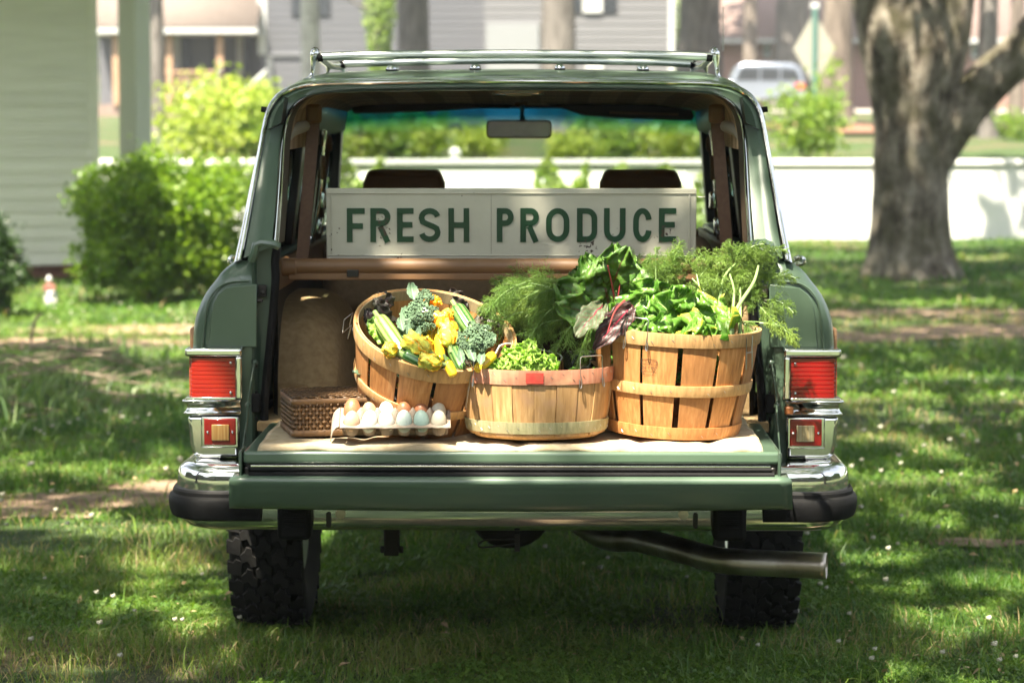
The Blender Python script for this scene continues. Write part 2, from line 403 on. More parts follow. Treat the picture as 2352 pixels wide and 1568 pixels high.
for i, (a, b, rx, ry) in enumerate(SOIL):
    mb.grid([[V((a+math.cos(t)*rx*1.15*k*(1+.22*math.sin(3*t+i)+.12*math.sin(7*t+2*i)), b+math.sin(t)*ry*1.15*k*(1+.2*math.sin(4*t+i)), tz(a, b)+.004+.012*(1-k)+.0008*i)) for t in [2*PI*j/40 for j in range(40)]] for k in (1., .75, .5, .25, .01)], cu=True)
mb.build('soil_patch', M('bare_soil', (.16, .10, .062), .95, c2=(.34, .245, .165), scale=9, detail=9, bmp=1, bscale=50, bdist=.02), kind='structure', ang=0)
# clover blossoms: little white heads on stalks
mb = MB(); CL = []
for (n, d0, d1, a, b_) in ((110, 7.0, 9.5, 1.8, 2.4), (300, 9.5, 14, 2.3, 3.4), (420, 14, 22, 3.3, 5.4)):
    x, y = scatter(n, d0, d1, a, b_, 27)
    cl = fbm(x, y, 1.9, 21)
    for i in range(len(x)):
        if cl[i] < -.2 or (abs(x[i]) < .95 and -.7 < y[i] < 4.4 and rng.random() < .8): continue
        z = tz(x[i], y[i])+.045+.04*rng.random(); r = .0065*(1+.6*rng.random())*(1.25 if d0 > 9 else 1)
        [mb.ball((x[i]+r*.55*math.cos(q_*1.26), y[i]+r*.55*math.sin(q_*1.26), z+(r*.5 if q_ == 5 else r*.2*(q_ % 2))), r*(.6 if q_ < 5 else .55), 5, 3) for q_ in range(6)]; 
tag(mb.build('clover_blossom', M('clover_white', (.50, .50, .42), .9, c2=(.36, .33, .24), scale=220)), 'small white clover flower heads dotted through the lawn', 'clover flowers', kind='stuff')
# fallen leaves and bits
mb = MB()
for i in range(420):
    d = 7.1+8*random.random()**1.5; x = (random.random()*2-1)*(1.8+.22*(d-7)); y = CAM.y+d
    if random.random() < .5 and abs(x) < .9: continue
    c = V((x, y, tz(x, y)+.02+.02*random.random())); r = .008+.014*random.random(); a = random.random()*6.28
    q = Quaternion((random.random()-.5, random.random()-.5, 1), a); q.normalize()
    mb.add([c+q @ V(p)*r for p in ((-1, 0, 0), (0, -.55, .25), (1.2, 0, 0), (0, .55, .3))], [(0, 1, 2), (0, 2, 3)])
tag(mb.build('fallen_leaf', M('dry_leaf', (.30, .19, .09), .8, c2=(.48, .38, .22), scale=30), smooth=False), 'dry tan leaves and scraps fallen in the grass', 'fallen leaves', kind='stuff')
# ------------------------------------------------------------------ leafy masses and trees
def leafcloud(pts, size, tilt=1.0, asp=1.6, rg=rng):
    """one folded leaf (two triangles) per point, turned at random"""
    n = len(pts); a = rg.normal(size=(n, 3)); a /= np.linalg.norm(a, axis=1)[:, None]
    b = rg.normal(size=(n, 3)); b -= a*(a*b).sum(1)[:, None]; b /= np.linalg.norm(b, axis=1)[:, None]; c = np.cross(a, b)
    s = size*(.6+.8*rg.random(n))[:, None]
    v = np.stack([pts-a*s*asp/2, pts+b*s/2+c*s*.15, pts+a*s*asp/2, pts-b*s/2+c*s*.15], 1).reshape(-1, 3)
    i = np.arange(n)[:, None]*4; f = np.concatenate([i+[0, 1, 2], i+[0, 2, 3]], 1).reshape(-1, 3)
    return v, f
def clumps(c, r, n, k, spread=.22, flat=(1, 1, 1), shell=.55, rg=rng, seed=1):
    """points gathered in clumps spread through an ellipsoid"""
    m = max(8, n//k); d = rg.normal(size=(m, 3)); d /= np.linalg.norm(d, axis=1)[:, None]
    rr = (shell+(1-shell)*rg.random(m))**.8; bumpy = 1+.22*np.sin(d[:, 0]*5+seed)*np.sin(d[:, 1]*4+seed*2)+.15*np.sin(d[:, 2]*7+seed*3)
    cc = d*(rr*bumpy)[:, None]*np.array(r)
    p = np.repeat(cc, k, 0)+rg.normal(size=(m*k, 3))*spread*np.array(flat)*np.mean(r)
    t = np.repeat(rg.random(m), k)*.55+rg.random(m*k)*.45
    return p+np.array(c), t
BARK = M('grey_bark', (.085, .075, .066), .9, c2=(.20, .18, .165), scale=3, detail=8, stretch=(3, 3, .6), bmp=1, bscale=14, bdist=.04)
BARKD = M('brown_bark', (.10, .08, .065), .9, c2=(.22, .18, .15), scale=3, detail=8, stretch=(3, 3, .5), bmp=1, bscale=14, bdist=.04)
def mossbark():
    m, t, b, o = _new('lichen_bark'); co = coords(t, (1, 1, .5)); c2 = coords(t, (1, 1, 1))
    n1 = nzn(t, co, 7, 8, .7); n2 = nzn(t, c2, 2.6, 6, .6); n3 = nzn(t, co, 26, 6, .7)
    c = ramp(t, n1, [(.36, (.045, .034, .022)), (.46, (.16, .135, .105)), (.57, (.30, .265, .215)), (.72, (.43, .395, .34))])
    c = mixc(t, ramp(t, n2, [(.46, (0, 0, 0)), (.62, (.75, .75, .75))]), c, (.075, .07, .028))
    t.links.new(c, b.inputs['Base Color']); b.inputs['Roughness'].default_value = .95
    bump(t, b, mth(t, 'ADD', n1, mth(t, 'MULTIPLY', n3, .5)), 1, .05); return m
LICHEN = mossbark()
LEAF = leafm('oak_leaves', (.028, .065, .012), (.085, .15, .03), .4)
LEAFY = leafm('light_leaves', (.07, .14, .02), (.20, .28, .05), .5)
LEAFG = leafm('grey_green_leaves', (.06, .09, .04), (.16, .20, .10), .45)
def trunk(name, pts, rs, mat, parent, n=40, m=60, rough=.06, flare=0.0, seed=0, lobes=5):
    path = cat(pts, m); mb = MB(); rr = [rs[min(int(i/(m-1)*(len(rs)-1)), len(rs)-2)]*(1-((i/(m-1)*(len(rs)-1)) % 1 if i < m-1 else 1))+rs[min(int(i/(m-1)*(len(rs)-1)), len(rs)-2)+1]*((i/(m-1)*(len(rs)-1)) % 1 if i < m-1 else 1) for i in range(m)]
    x, y = perp((path[1]-path[0]).normalized()); rows = []
    for i in range(m):
        d = (path[min(i+1, m-1)]-path[max(i-1, 0)]).normalized(); x = (x-d*x.dot(d)).normalized(); y = d.cross(x); row = []
        h = (path[i]-path[0]).length
        for j in range(n):
            a = 2*PI*j/n; k = 1+rough*noise.noise(V((math.cos(a)*2.2+seed, math.sin(a)*2.2, h*.9)))+rough*.5*noise.noise(V((math.cos(a)*7+seed, math.sin(a)*7, h*4)))
            if flare: k += flare*math.exp(-h/.28)*(1+.55*math.cos(a*lobes+seed))
            row.append(path[i]+(x*math.cos(a)+y*math.sin(a))*rr[i]*k)
        rows.append(row)
    mb.grid(rows, cu=True); return mb.build(name, mat, parent, ang=0)
def tree(name, label, px0, px1, Y, mat=BARK, lean=0, leafmat=LEAFG, crown=700, h=13, group='tree trunks beyond the wall', ivy=False, grp=True, cs=.5):
    """a tree whose trunk spans photo columns px0..px1 at depth Y"""
    a = P(px0, 150, Y); b = P(px1, 150, Y); x = (a.x+b.x)/2; r = (b.x-a.x)/2; z0 = tz(x, Y)
    o = thing(name, label, 'tree', (x, Y, z0-.05), group if grp else None)
    trunk('trunk', [(x, Y, z0-.1), (x+lean*.3, Y, z0+2), (x+lean*.7, Y, z0+5), (x+lean, Y, z0+h*.75)], [r*1.12, r, r*.85, r*.4], mat, o, 20, 24, .10, .35, seed=px0)
    mb = MB(); rr = random.Random(px0)
    for k in range(5):
        q = V((x+lean*.8, Y, z0+h*(.42+.07*k))); a_ = rr.random()*6.28
        mb.tube(cat([q, q+V((math.cos(a_), math.sin(a_), .5))*1.2, q+V((math.cos(a_)*2.6, math.sin(a_)*2.6, 2.0))], 6), [r*.35, r*.3, r*.25, r*.2, r*.14, r*.08], 7)
    mb.build('limb', mat, o)
    rg = np.random.default_rng(int(px0)); p, t = clumps((x+lean, Y, z0+h*.85), (3.8, 3.8, 3.4), int(crown*1.7), 14, .12, shell=.3, rg=rg, seed=px0)
    v, f = leafcloud(p, cs, rg=rg); npmesh('crown', v, f, leafmat, o, np.repeat(t, 4))
    return o
def shrub(name, label, c, r, n, size, mat, stems=6, k=10, spread=.16, shell=.45, group=None, seed=3, catg='shrub', stemmat=None):
    c = V(c); o = thing(name, label, catg, (c.x, c.y, c.z-r[2]), group); rg = np.random.default_rng(seed); rr = random.Random(seed)
    mb = MB(); b = V((c.x, c.y, c.z-r[2]-.03))
    for i in range(stems):
        a = rr.random()*6.28; e = c+V((math.cos(a)*r[0]*.7, math.sin(a)*r[1]*.7, r[2]*(rr.random()*.9-.1)))
        mb.tube(cat([b, b.lerp(e, .5)+V((0, 0, .1*r[2])), e], 6), [.02*r[2]+.006, .015*r[2]+.005, .012, .009, .006, .003], 5)
    mb.build('stem', stemmat or BARKD, o)
    p, t = clumps(c, r, n, k, spread, shell=shell, rg=rg, seed=seed); p[:, 2] = np.maximum(p[:, 2], c.z-r[2]+.02)
    v, f = leafcloud(p, size, rg=rg); npmesh('foliage', v, f, mat, o, np.repeat(t, 4)); return o

# ------------------------------------------------------------------ the white garden wall and what stands on the rise behind it
WHITE = M('white_masonry', (.78, .78, .75), .8, c2=(.70, .71, .68), scale=3, bmp=.3, bscale=30)
wb = thing('garden_wall', 'long low white wall with a flat cap across the back of the lawn', 'wall', (0, 28, 0))
MB().bb((-30, 28.0, -.1), (34, 28.22, 1.07)).build('wall_body', WHITE, wb, bevel=.01)
MB().bb((-30.03, 27.95, 1.072), (34.03, 28.27, 1.15)).build('wall_cap', WHITE, wb, bevel=.012)
q = P(1045, 349, 28.1); o = thing('wall_ornament', 'small round white ball ornament on the cap of the garden wall', 'ornament', (q.x, 28.1, 1.15))
MB().lathe([(.0, 1.15), (.07, 1.151), (.05, 1.17), (.035, 1.19), (.07, 1.21), (.085, 1.25), (.07, 1.29), (.03, 1.32), (0, 1.325)], 16, (q.x, 28.1, 0)).build('ball', WHITE, o)
# road, drive, mulch beyond
mb = MB(); mb.grid([[V((x, y, tz(x, y)+.05)) for x in range(-60, 61, 3)] for y in (73.5, 77, 81)]); mb.build('road', M('pale_road', (.40, .36, .31), .9, c2=(.32, .29, .26), scale=4), kind='structure')
MULCH = M('pine_mulch', (.16, .075, .045), .95, c2=(.27, .15, .095), scale=20, bmp=1, bscale=60, bdist=.03)
mb = MB()
for (px, Y, rx, ry) in ((1960, 47, 1.5, 3), (1850, 52, 1.6, 2.5), (2270, 49, 2.3, 3.), (2330, 58, 2.5, 3)):
    c = P(px, 300, Y); ring = [[V((c.x+math.cos(a)*rx*k*(1+.15*math.sin(3*a+px)), Y+math.sin(a)*ry*k, tz(c.x, Y)+.06+.14*(1-k*k)-.03*(k > .99))) for a in [2*PI*j/24 for j in range(24)]] for k in (1.0, .8, .5, .2, .02)]
    mb.grid(ring, cu=True)
mb.build('mulch_bed', MULCH, kind='structure')
# grey house with porch
HX = lambda px, Y: P(px, 100, Y).x
HY = 72.0
def hp(px, py, Y=HY): return P(px, py, Y)
GSID = M('grey_siding', (.085, .088, .102), .7, c2=(.105, .108, .122), scale=2, stretch=(.2, .2, 12))
GSIDL = M('light_grey_siding', (.14, .14, .15), .7, c2=(.165, .165, .176), scale=2, stretch=(.2, .2, 12))
TRIM = M('white_trim', (.42, .43, .43), .6); DARKSH = M('dark_shutter', (.018, .022, .028), .5); PANE = M('window_pane', (.10, .12, .14), .08, spec=1)
TANP = M('tan_timber', (.30, .18, .105), .7, c2=(.38, .24, .15), scale=6); SHING = M('tan_shingles', (.12, .095, .08), .9, c2=(.16, .13, .11), scale=9, bmp=.8, bscale=14, bdist=.03)
gh = thing('grey_house', 'grey sided house with a railed porch behind the wall', 'house', (hp(900, 285).x, HY, 2))
a = hp(598, 100); b = hp(1120, 100)
mb = MB().bb((a.x, HY, 1.2), (b.x, HY+9, 9.5)); mb.build('wall', GSID, gh)
mb = MB()
for z in [2.0+.24*k for k in range(30)]: mb.bar((a.x-.02, HY-.012, z), (b.x+.02, HY-.012, z), .02, .02)
mb.build('siding_edge', GSID, gh, kind='stuff')
MB().bb((hp(592, 0).x, HY-.05, 3.9), (hp(612, 0).x, HY-.001, 9.5)).build('corner_board', TRIM, gh)
MB().bb((hp(612, 0).x, HY-.06, 2.0), (hp(624, 0).x, HY-.015, 3.95)).build('downpipe', TRIM, gh)
MB().bb((hp(612, 0).x, HY-.08, 3.86), (hp(1110, 0).x, HY-.014, 3.95)).build('band_board', M('grey_band', (.14, .145, .16), .7), gh)
def window(cx0, cx1, y0, y1, Y, parent, shut=True, side=-1, pm=PANE):
    p0 = hp(cx0, y1, Y); p1 = hp(cx1, y0, Y); w_ = MB()
    w_.bb((p0.x, Y-.09, p0.z), (p0.x+.09, Y-.013, p1.z)).bb((p1.x-.09, Y-.09, p0.z), (p1.x, Y-.013, p1.z)).bb((p0.x+.09, Y-.09, p1.z-.09), (p1.x-.09, Y-.013, p1.z)).bb((p0.x+.09, Y-.1, p0.z), (p1.x-.09, Y-.013, p0.z+.09))
    zz = (p0.z+p1.z)/2; w_.bb((p0.x+.09, Y-.07, zz-.025), (p1.x-.09, Y-.02, zz+.025)); f = w_.build('window', TRIM, parent)
    MB().bb((p0.x+.09, Y-.035, p0.z+.09), (p1.x-.09, Y-.02, p1.z-.09)).build('pane', pm, f)
    if shut:
        for s in (0, 1):
            x0 = p0.x-.42 if s == 0 else p1.x+.04; MB().bb((x0, Y-.06, p0.z), (x0+.38, Y-.013, p1.z)).build('shutter', DARKSH, parent)
window(700, 728, -70, 38, HY, gh); window(655, 676, 300, 330, HY, gh, False)
# recessed porch on its left
PY = HY+1.5; x0 = hp(225, 0, PY).x; x1 = a.x
MB().bb((x0, PY, 2.2), (x1, PY+.2, 6)).build('porch_wall', GSID, gh)
MB().bb((x0, HY-.8, 1.3), (x1-.01, PY-.01, 2.28)).build('porch_floor', M('porch_skirt', (.17, .12, .10), .8, c2=(.24, .17, .14), scale=5, stretch=(6, 6, .3)), gh)
z0 = hp(0, 64, HY-1).z; z1 = hp(0, -40, HY).z+.35
mb = MB(); mb.add([(x0-.3, HY-1.2, z0), (x1+.05, HY-1.2, z0), (x1+.05, PY+.2, z0+1.9), (x0-.3, PY+.2, z0+1.9)], [(0, 1, 2, 3)]); mb.build('porch_roof', SHING, gh, solid=.08)
MB().bb((x0-.3, HY-1.26, z0-.19), (x1+.05, HY-1.1, z0-.03)).build('eave_board', TRIM, gh)
MB().bb((x0, HY-1.1, z0-.2), (x1, PY, z0-.15)).build('porch_ceiling', TRIM, gh)
for px in (266, 389, 505): 
    c = hp(px, 100, HY-.8); MB().bb((c.x-.10, HY-.9, 2.26), (c.x+.10, HY-.7, z0-.2)).build('porch_post', TANP, gh)
for (pa, pb) in ((395, 498), (274, 383)):
    c0 = hp(pa, 0, HY-.8); c1 = hp(pb, 0, HY-.8); zt = hp(0, 162, HY-.8).z
    MB().bb((c0.x, HY-.86, zt-.08), (c1.x, HY-.74, zt)).build('rail', TANP, gh)
    mb = MB(); n = 14
    for k in range(1, n): x = c0.x+(c1.x-c0.x)*k/n; mb.bb((x-.02, HY-.82, 2.34), (x+.02, HY-.78, zt-.081))
    mb.build('baluster', TANP, gh)
window(397, 414, 72, 158, PY, gh, False, pm=M('pale_blind', (.42, .46, .46), .6)); window(545, 558, 72, 175, PY, gh, False, pm=M('pale_blind_b', (.42, .46, .46), .6))
for (pa, pb) in ((421, 439), (486, 499), (560, 577)):
    p0 = hp(pa, 170, PY); p1 = hp(pb, 72, PY); MB().bb((p0.x, PY-.07, p0.z), (p1.x, PY-.01, p1.z)).build('shutter', DARKSH, gh)
for (ax, ay, bx, by) in ((425, 228, 508, 160), (520, 250, 612, 165)):
    p0 = hp(ax, ay, HY-3.); p1 = hp(bx, by, HY-.9); MB().bar(p0, p1, .09, .12).build('stair_rail', TRIM, gh)
    for k in (.1, .9): q = p0.lerp(p1, k); MB().bb((q.x-.05, q.y-.05, tz(q.x, q.y)-.1), (q.x+.05, q.y+.05, q.z-.05)).build('stair_post', TRIM, gh)
for k in range(4):
    MB().bb((hp(512, 0).x, HY-2.6+.42*k, 1.5), (hp(600, 0).x, HY-.801 if k == 3 else HY-2.6+.42*k+.419, 1.95+.09*k)).build('stair_step', TANP, gh)
# second grey wing
g2 = thing('light_grey_house', 'paler grey house wing with a white shuttered window behind the wall', 'house', (hp(1330, 285, 66).x, 66, 2))
a = hp(1112, 0, 66); b = hp(1548, 0, 66)
MB().bb((a.x, 66, 1.3), (b.x, 75, 9)).build('wall', GSIDL, g2)
mb = MB()
for z in [2.0+.24*k for k in range(28)]: mb.bar((a.x, 65.988, z), (b.x, 65.988, z), .02, .02)
mb.build('siding_edge', GSIDL, g2, kind='stuff')
window(1338, 1384, -80, 30, 66, g2, pm=M('blind', (.5, .52, .53), .6))
p0 = hp(1118, 175, 66); p1 = hp(1238, 55, 66); MB().bb((p0.x, 65.9, 1.8), (p1.x, 65.987, p1.z)).build('garage_door', M('pale_door', (.20, .21, .22), .6), g2)
MB().bb((hp(1536, 0, 66).x, 65.93, 1.8), (b.x+.02, 65.987, 9)).build('corner_board', TRIM, g2)
MB().bb((hp(1346, 0, 66).x, 65.92, 2.0), (hp(1386, 0, 66).x, 65.986, hp(0, 132, 66).z)).build('vent_panel', TRIM, g2)
# pink brick house right
BRK = M('pink_brick', (.24, .13, .105), .9, c2=(.32, .20, .165), scale=8, bmp=.5, bscale=16, bdist=.02)
bh = thing('brick_house', 'pinkish brick house with a tan roof behind the far trees', 'house', (hp(1780, 285, 92).x, 92, 2))
a = hp(1640, 0, 92); b = hp(2420, 0, 92); zt = hp(0, 92, 92).z
MB().bb((a.x, 92, 1.5), (b.x, 102, zt)).build('wall', BRK, bh)
mb = MB(); mb.add([(a.x-.5, 91.3, zt), (b.x+.5, 91.3, zt), (b.x+.5, 97, zt+3.4), (a.x-.5, 97, zt+3.4)], [(0, 1, 2, 3)]); mb.build('roof', M('pink_tan_roof', (.17, .12, .105), .9, c2=(.21, .155, .135), scale=6), bh, solid=.1)
MB().bb((a.x-.5, 91.2, zt-.16), (b.x+.5, 91.32, zt+.0)).build('eave_board', TRIM, bh)
for (c0, c1) in ((1752, 1772), (1990, 2010), (2230, 2262)):
    window(c0, c1, 102, 135, 92, bh, False)
MB().bb((hp(2330, 0, 92).x, 91.9, 2.2), (hp(2352, 0, 92).x, 91.99, 4.3)).build('door', M('red_door', (.28, .03, .025), .5), bh)
# trunks beyond the wall
tree('tree', 'tall grey trunk between the white column and the porch', 345, 377, 46, grp=True)
tree('tree', 'slim pale trunk in front of the grey house, left of the roof rack', 691, 734, 50, M('pale_bark', (.30, .29, .25), .9, c2=(.42, .41, .36), scale=4, bmp=.6), grp=True)
tree('tree', 'broad grey brown trunk just right of the ivy covered one', 912, 986, 52, BARK)
tree('tree', 'broad trunk against the light grey house, behind the roof rack', 1243, 1322, 50, BARK, leafmat=LEAFG)
tree('tree', 'wide grey trunk at the corner of the light grey house', 1556, 1658, 55, BARK)
tree('tree', 'narrow dark trunk in front of the pink roof', 1706, 1740, 87, BARKD)
tree('tree', 'thick dim trunk left of the diamond road sign', 1772, 1852, 88, BARK, lean=.2)
tree('tree', 'dark brown trunk standing just right of the diamond road sign', 1888, 1958, 48, BARKD)
tree('tree', 'slim trunk seen through the fork of the big oak', 2246, 2284, 50, BARK)
tree('tree', 'dim trunk at the right border of the photo behind the oak limb', 2318, 2352, 64, BARKD)
tree('tree', 'small dim trunk on a mulch bed, lower right behind the oak', 2256, 2290, 42, BARK, h=10)
# ivy covered trunk
q = P(872, 150, 44); z0 = tz(q.x, 44); iv = thing('ivy_tree', 'trunk wrapped in bright pale green ivy behind the windscreen', 'tree', (q.x, 44, z0))
trunk('trunk', [(q.x, 44, z0-.1), (q.x, 44, z0+3), (q.x+.1, 44, z0+9)], [.17, .15, .09], BARK, iv, 14, 20)
n = 5200; h = rng.random(n)*7; a_ = rng.random(n)*6.28; rr_ = .17+.12*rng.random(n)*(1+.6*np.sin(h*3)); pts = np.stack([q.x+np.cos(a_)*rr_, 44+np.sin(a_)*rr_, z0+h], 1)
v, f = leafcloud(pts, .07); npmesh('ivy', v, f, leafm('ivy_leaves', (.14, .22, .06), (.34, .42, .16), .45), iv, np.repeat(rng.random(n), 4))
mb = MB()
for (k, dx, dz) in ((2.6, -.9, .55), (3.4, .8, .5), (4.1, -1.1, .9)): mb.tube([(q.x, 44, z0+k), (q.x+dx*.6, 43.8, z0+k+dz*.4), (q.x+dx, 43.6, z0+k+dz)], [.04, .03, .015], 6)
mb.build('limb', BARK, iv)
# shrubs on the rise above the wall
def sh(px, py, Y, rx, rz, n, mat, label, seed, size=.06, group='shrubs above the garden wall'):
    q = P(px, py, Y); return shrub('shrub', label, (q.x, Y, max(q.z, tz(q.x, Y)+rz*.9)), (rx, rx*.8, rz), n, size, mat, 6, 8, .17, .3, group, seed)
YG = leafm('yellow_green_leaves', (.17, .25, .03), (.44, .48, .11), .5); YG2 = leafm('lime_leaves', (.10, .19, .03), (.26, .34, .06), .5)
sh(500, 300, 29.6, .95, .72, 2600, YG, 'tall pale yellow green shrub behind the bright bush at left', 31, .07)
sh(590, 300, 29.4, .5, .5, 900, YG2, 'loose light green shrub just left of the wagon roof corner', 32)
sh(1850, 285, 29.7, .55, .62, 1500, YG2, 'airy light green shrub above the wall beside the wagon roof', 33)
sh(1905, 260, 31, .3, .75, 500, YG2, 'upright leafy sapling above the wall near the diamond sign', 34)
sh(830, 318, 29.2, .3, .33, 600, YG, 'yellow green shrub at the left end of the windscreen', 35)
sh(900, 322, 29.3, .33, .3, 650, YG2, 'green shrub above the wall behind the left headrest', 36)
sh(1100, 325, 29.2, .45, .28, 700, YG, 'low lime shrub above the wall below the rear view mirror', 37)
sh(1310, 340, 28.9, .42, .2, 900, YG, 'rounded lime shrub spilling over the wall cap', 38)
sh(1420, 322, 29.3, .4, .3, 700, YG2, 'mid green shrub above the wall behind the right headrest', 39)
sh(1540, 318, 29.1, .5, .33, 1000, YG, 'bright shrub above the wall at the right end of the windscreen', 40)
sh(520, 420, 26.5, .5, .34, 1200, YG2, 'loose yellow green shrub in front of the white wall beside the big bush', 51, .07, None)
sh(800, 300, 30.5, .3, .42, 700, YG2, 'upright light shrub at the far left of the windscreen view', 61, .08)
sh(960, 312, 30.2, .5, .36, 1000, YG, 'loose pale yellow shrub below the left sun visor', 62, .08)
sh(1370, 310, 30.8, .5, .42, 1000, YG2, 'leafy pale shrub right of the rear view mirror', 65, .08)
sh(1590, 300, 30.6, .35, .45, 700, YG2, 'light green shrub at the right pillar of the windscreen', 67, .08)
sh(2340, 310, 40, .6, .3, 500, YG2, 'low green shrub on the mulch far right', 41)
# vines hanging in front of the wall, seen through the windscreen
def vine(px0, px1, py0, py1, n, label, seed):
    rg = np.random.default_rng(seed); x0 = P(px0, 400, 27.7).x; x1 = P(px1, 400, 27.7).x; z1 = P(0, py0, 27.7).z
    o = thing('climbing_plant', label, 'plant', ((x0+x1)/2, 27.7, 0), 'plants in front of the garden wall')
    x = x0+(x1-x0)*rg.random(n); z = z1*rg.random(n)**.7*(.65+.35*np.sin(x*5+seed)**2); pts = np.stack([x, 27.75-.25*rg.random(n), z+.02], 1)
    v, f = leafcloud(pts, .075, rg=rg); npmesh('foliage', v, f, leafm('vine_leaves', (.16, .25, .05), (.34, .40, .12), .5), o, np.repeat(rg.random(n), 4))
    mb = MB()
    for k in range(7):
        x = x0+(x1-x0)*(k+.5)/7; mb.tube([(x, 27.7, 0), (x+.06, 27.72, z1*.5), (x-.03, 27.74, z1*.9)], [.008, .006, .003], 5)
    mb.build('stem', BARKD, o)
vine(770, 880, 355, 440, 800, 'thin green plant climbing the white wall behind the left headrest', 3)
vine(1225, 1350, 368, 440, 900, 'leafy plant against the white wall between the headrests', 4)
vine(1400, 1620, 378, 440, 1100, 'small leafy plant on the white wall right of the right headrest', 5)
# silver estate parked on the road
def parked_car():
    Y = 79; z0 = tz(0, Y)+.0; q0 = P(1632, 262, Y); q1 = P(1842, 262, Y); x0, x1 = q0.x, q1.x; L = x1-x0; zb = P(1700, 262, Y).z
    o = thing('parked_car', 'silver estate car with dark windows parked on the far road', 'car', ((x0+x1)/2, Y, zb))
    H_ = P(1700, 146, Y).z-zb; prof = [(0, .28), (.0, .52), (.06, .60), (.20, .64), (.27, .93), (.34, 1.0), (.86, .99), (.95, .90), (1.0, .60), (1.0, .28)]
    mb = MB(); mb.prism([(x0+L*u, zb+H_*v) for u, v in prof], Y-.92, Y+.92); mb.build('body', M('silver_paint', (.30, .34, .42), .3, .6, coat=.5), o, bevel=.06)
    MB().prism([(x0+L*u, zb+H_*v) for u, v in [(.30, .93), (.34, .985), (.86, .975), (.93, .9)]], Y-.80, Y+.80).build('roof', M('pale_roof', (.75, .76, .78), .35), o, bevel=.05)
    for pts in ([(.255, .66), (.31, .90), (.50, .90), (.50, .66)], [(.52, .66), (.52, .90), (.72, .89), (.72, .66)], [(.74, .66), (.74, .89), (.90, .86), (.95, .66)]):
        MB().prism([(x0+L*u, zb+H_*v) for u, v in pts], Y-.945, Y-.925).build('window', DARKSH, o)
    for u in (.2, .8): MB().lathe([(0, -.12), (.24, -.12), (.34, -.09), (.36, 0), (.34, .1), (0, .1)], 20, (x0+L*u, Y-.86, zb+.36), (0, 1, 0)).build('wheel', TYRE, o)
    MB().bb((x1-.35, Y-.95, zb+H_*.48), (x1-.02, Y-.925, zb+H_*.60)).build('tail_light', M('red_plastic', (.45, .03, .03), .3), o)
parked_car()
# road sign seen from behind
Y = 45; c = P(1870, 113, Y); rs = thing('road_sign', 'back of a diamond shaped road sign on a green post', 'sign', (c.x, Y, tz(c.x, Y)))
hx = P(1918, 113, Y).x-c.x; hz = P(1870, 28, Y).z-c.z
MB().prism([(c.x+hx, c.z), (c.x, c.z+hz), (c.x-hx, c.z), (c.x, c.z-hz)], Y, Y+.02).build('plate', M('bare_plate', (.26, .25, .21), .6, 0), rs)
MB().bb((c.x-.05, Y-.07, tz(c.x, Y)-.1), (c.x+.05, Y-.004, c.z+hz+.08)).build('post', M('green_post', (.06, .14, .12), .5), rs)
MB().bb((c.x-.09, Y-.05, c.z+hz+.08), (c.x+.09, Y, c.z+hz+.2)).build('cap', TRIM, rs)
# dense wood beyond the houses
p = []; 
n = 16000; x = (rng.random(n)-.5)*300; y = 108+rng.random(n)*25; z = rng.random(n)**.8*16; pts = np.stack([x, y, z+tzv(x, y)], 1)
v, f = leafcloud(pts, 1.5); tag(npmesh('wood', v, f, LEAFG, tint=np.repeat(rng.random(n), 4)), 'grey green mass of distant trees behind the houses', 'trees', kind='stuff')
# and the tree belt on the other three sides of the garden
mbp = []; n = 60000; a_ = rng.random(n)*2*PI; R_ = 34+rng.random(n)*12; x = np.cos(a_)*R_*1.1; y = -6+np.sin(a_)*R_; z = .3+rng.random(n)**.9*(11+3*np.sin(a_*9))
ok = (y < 8); pts = np.stack([x, y, z], 1)[ok]
v, f = leafcloud(pts, 1.5); tag(npmesh('tree_belt', v, f, LEAF, tint=np.repeat(rng.random(len(pts)), 4)), 'dark green belt of trees round the garden', 'trees', kind='stuff')
# ------------------------------------------------------------------ white clapboard house at the left
cl = thing('clapboard_house', 'white clapboard house corner at the left edge on a low brick base', 'house', (-4.8, 19, 0))
CLAP = M('cream_clapboard', (.76, .75, .68), .75, c2=(.82, .81, .74), scale=1.5, stretch=(1, 1, 8), bmp=.15, bscale=25, hue=.04)
th = rad(25); dx = V((math.cos(th), math.sin(th), 0)); nrm = V((dx.y, -dx.x, 0)); cor = V((P(226, 300, 19).x, 19, 0)); LN = 5.5
rot = Matrix((dx, V((-dx.y, dx.x, 0)), V((0, 0, 1)))).transposed()
pz = .141
for k in range(30):
    z = .165+pz*k; mb = MB(); a = cor-dx*LN; b = cor-dx*.10
    for (p, q) in ((a, b),):
        pr = [(0.0, 0), (.022, 0), (.008, pz+.012), (0, pz+.012)]
        rows = [[e+nrm*u+V((0, 0, z+v)) for u, v in pr] for e in (p, q)]
        mb.grid(rows, cu=True, flip=True); mb.f += [(0, 1, 2, 3), (7, 6, 5, 4)]
    mb.build('clapboard', CLAP, cl, smooth=False)
MB().box(cor-dx*.05+V((0, 0, 2.35)), (.10, .05, 4.38), rot).build('corner_board', CLAP, cl, bevel=.004)
MB().box(cor-dx*(LN/2)-nrm*2.02+V((0, 0, 2.3)), (LN-.02, 4.0, 4.3), rot).build('wall', CLAP, cl, smooth=False)
FB = M('foundation_brick', (.11, .045, .032), .9, c2=(.17, .075, .05), scale=30, hue=.25); 
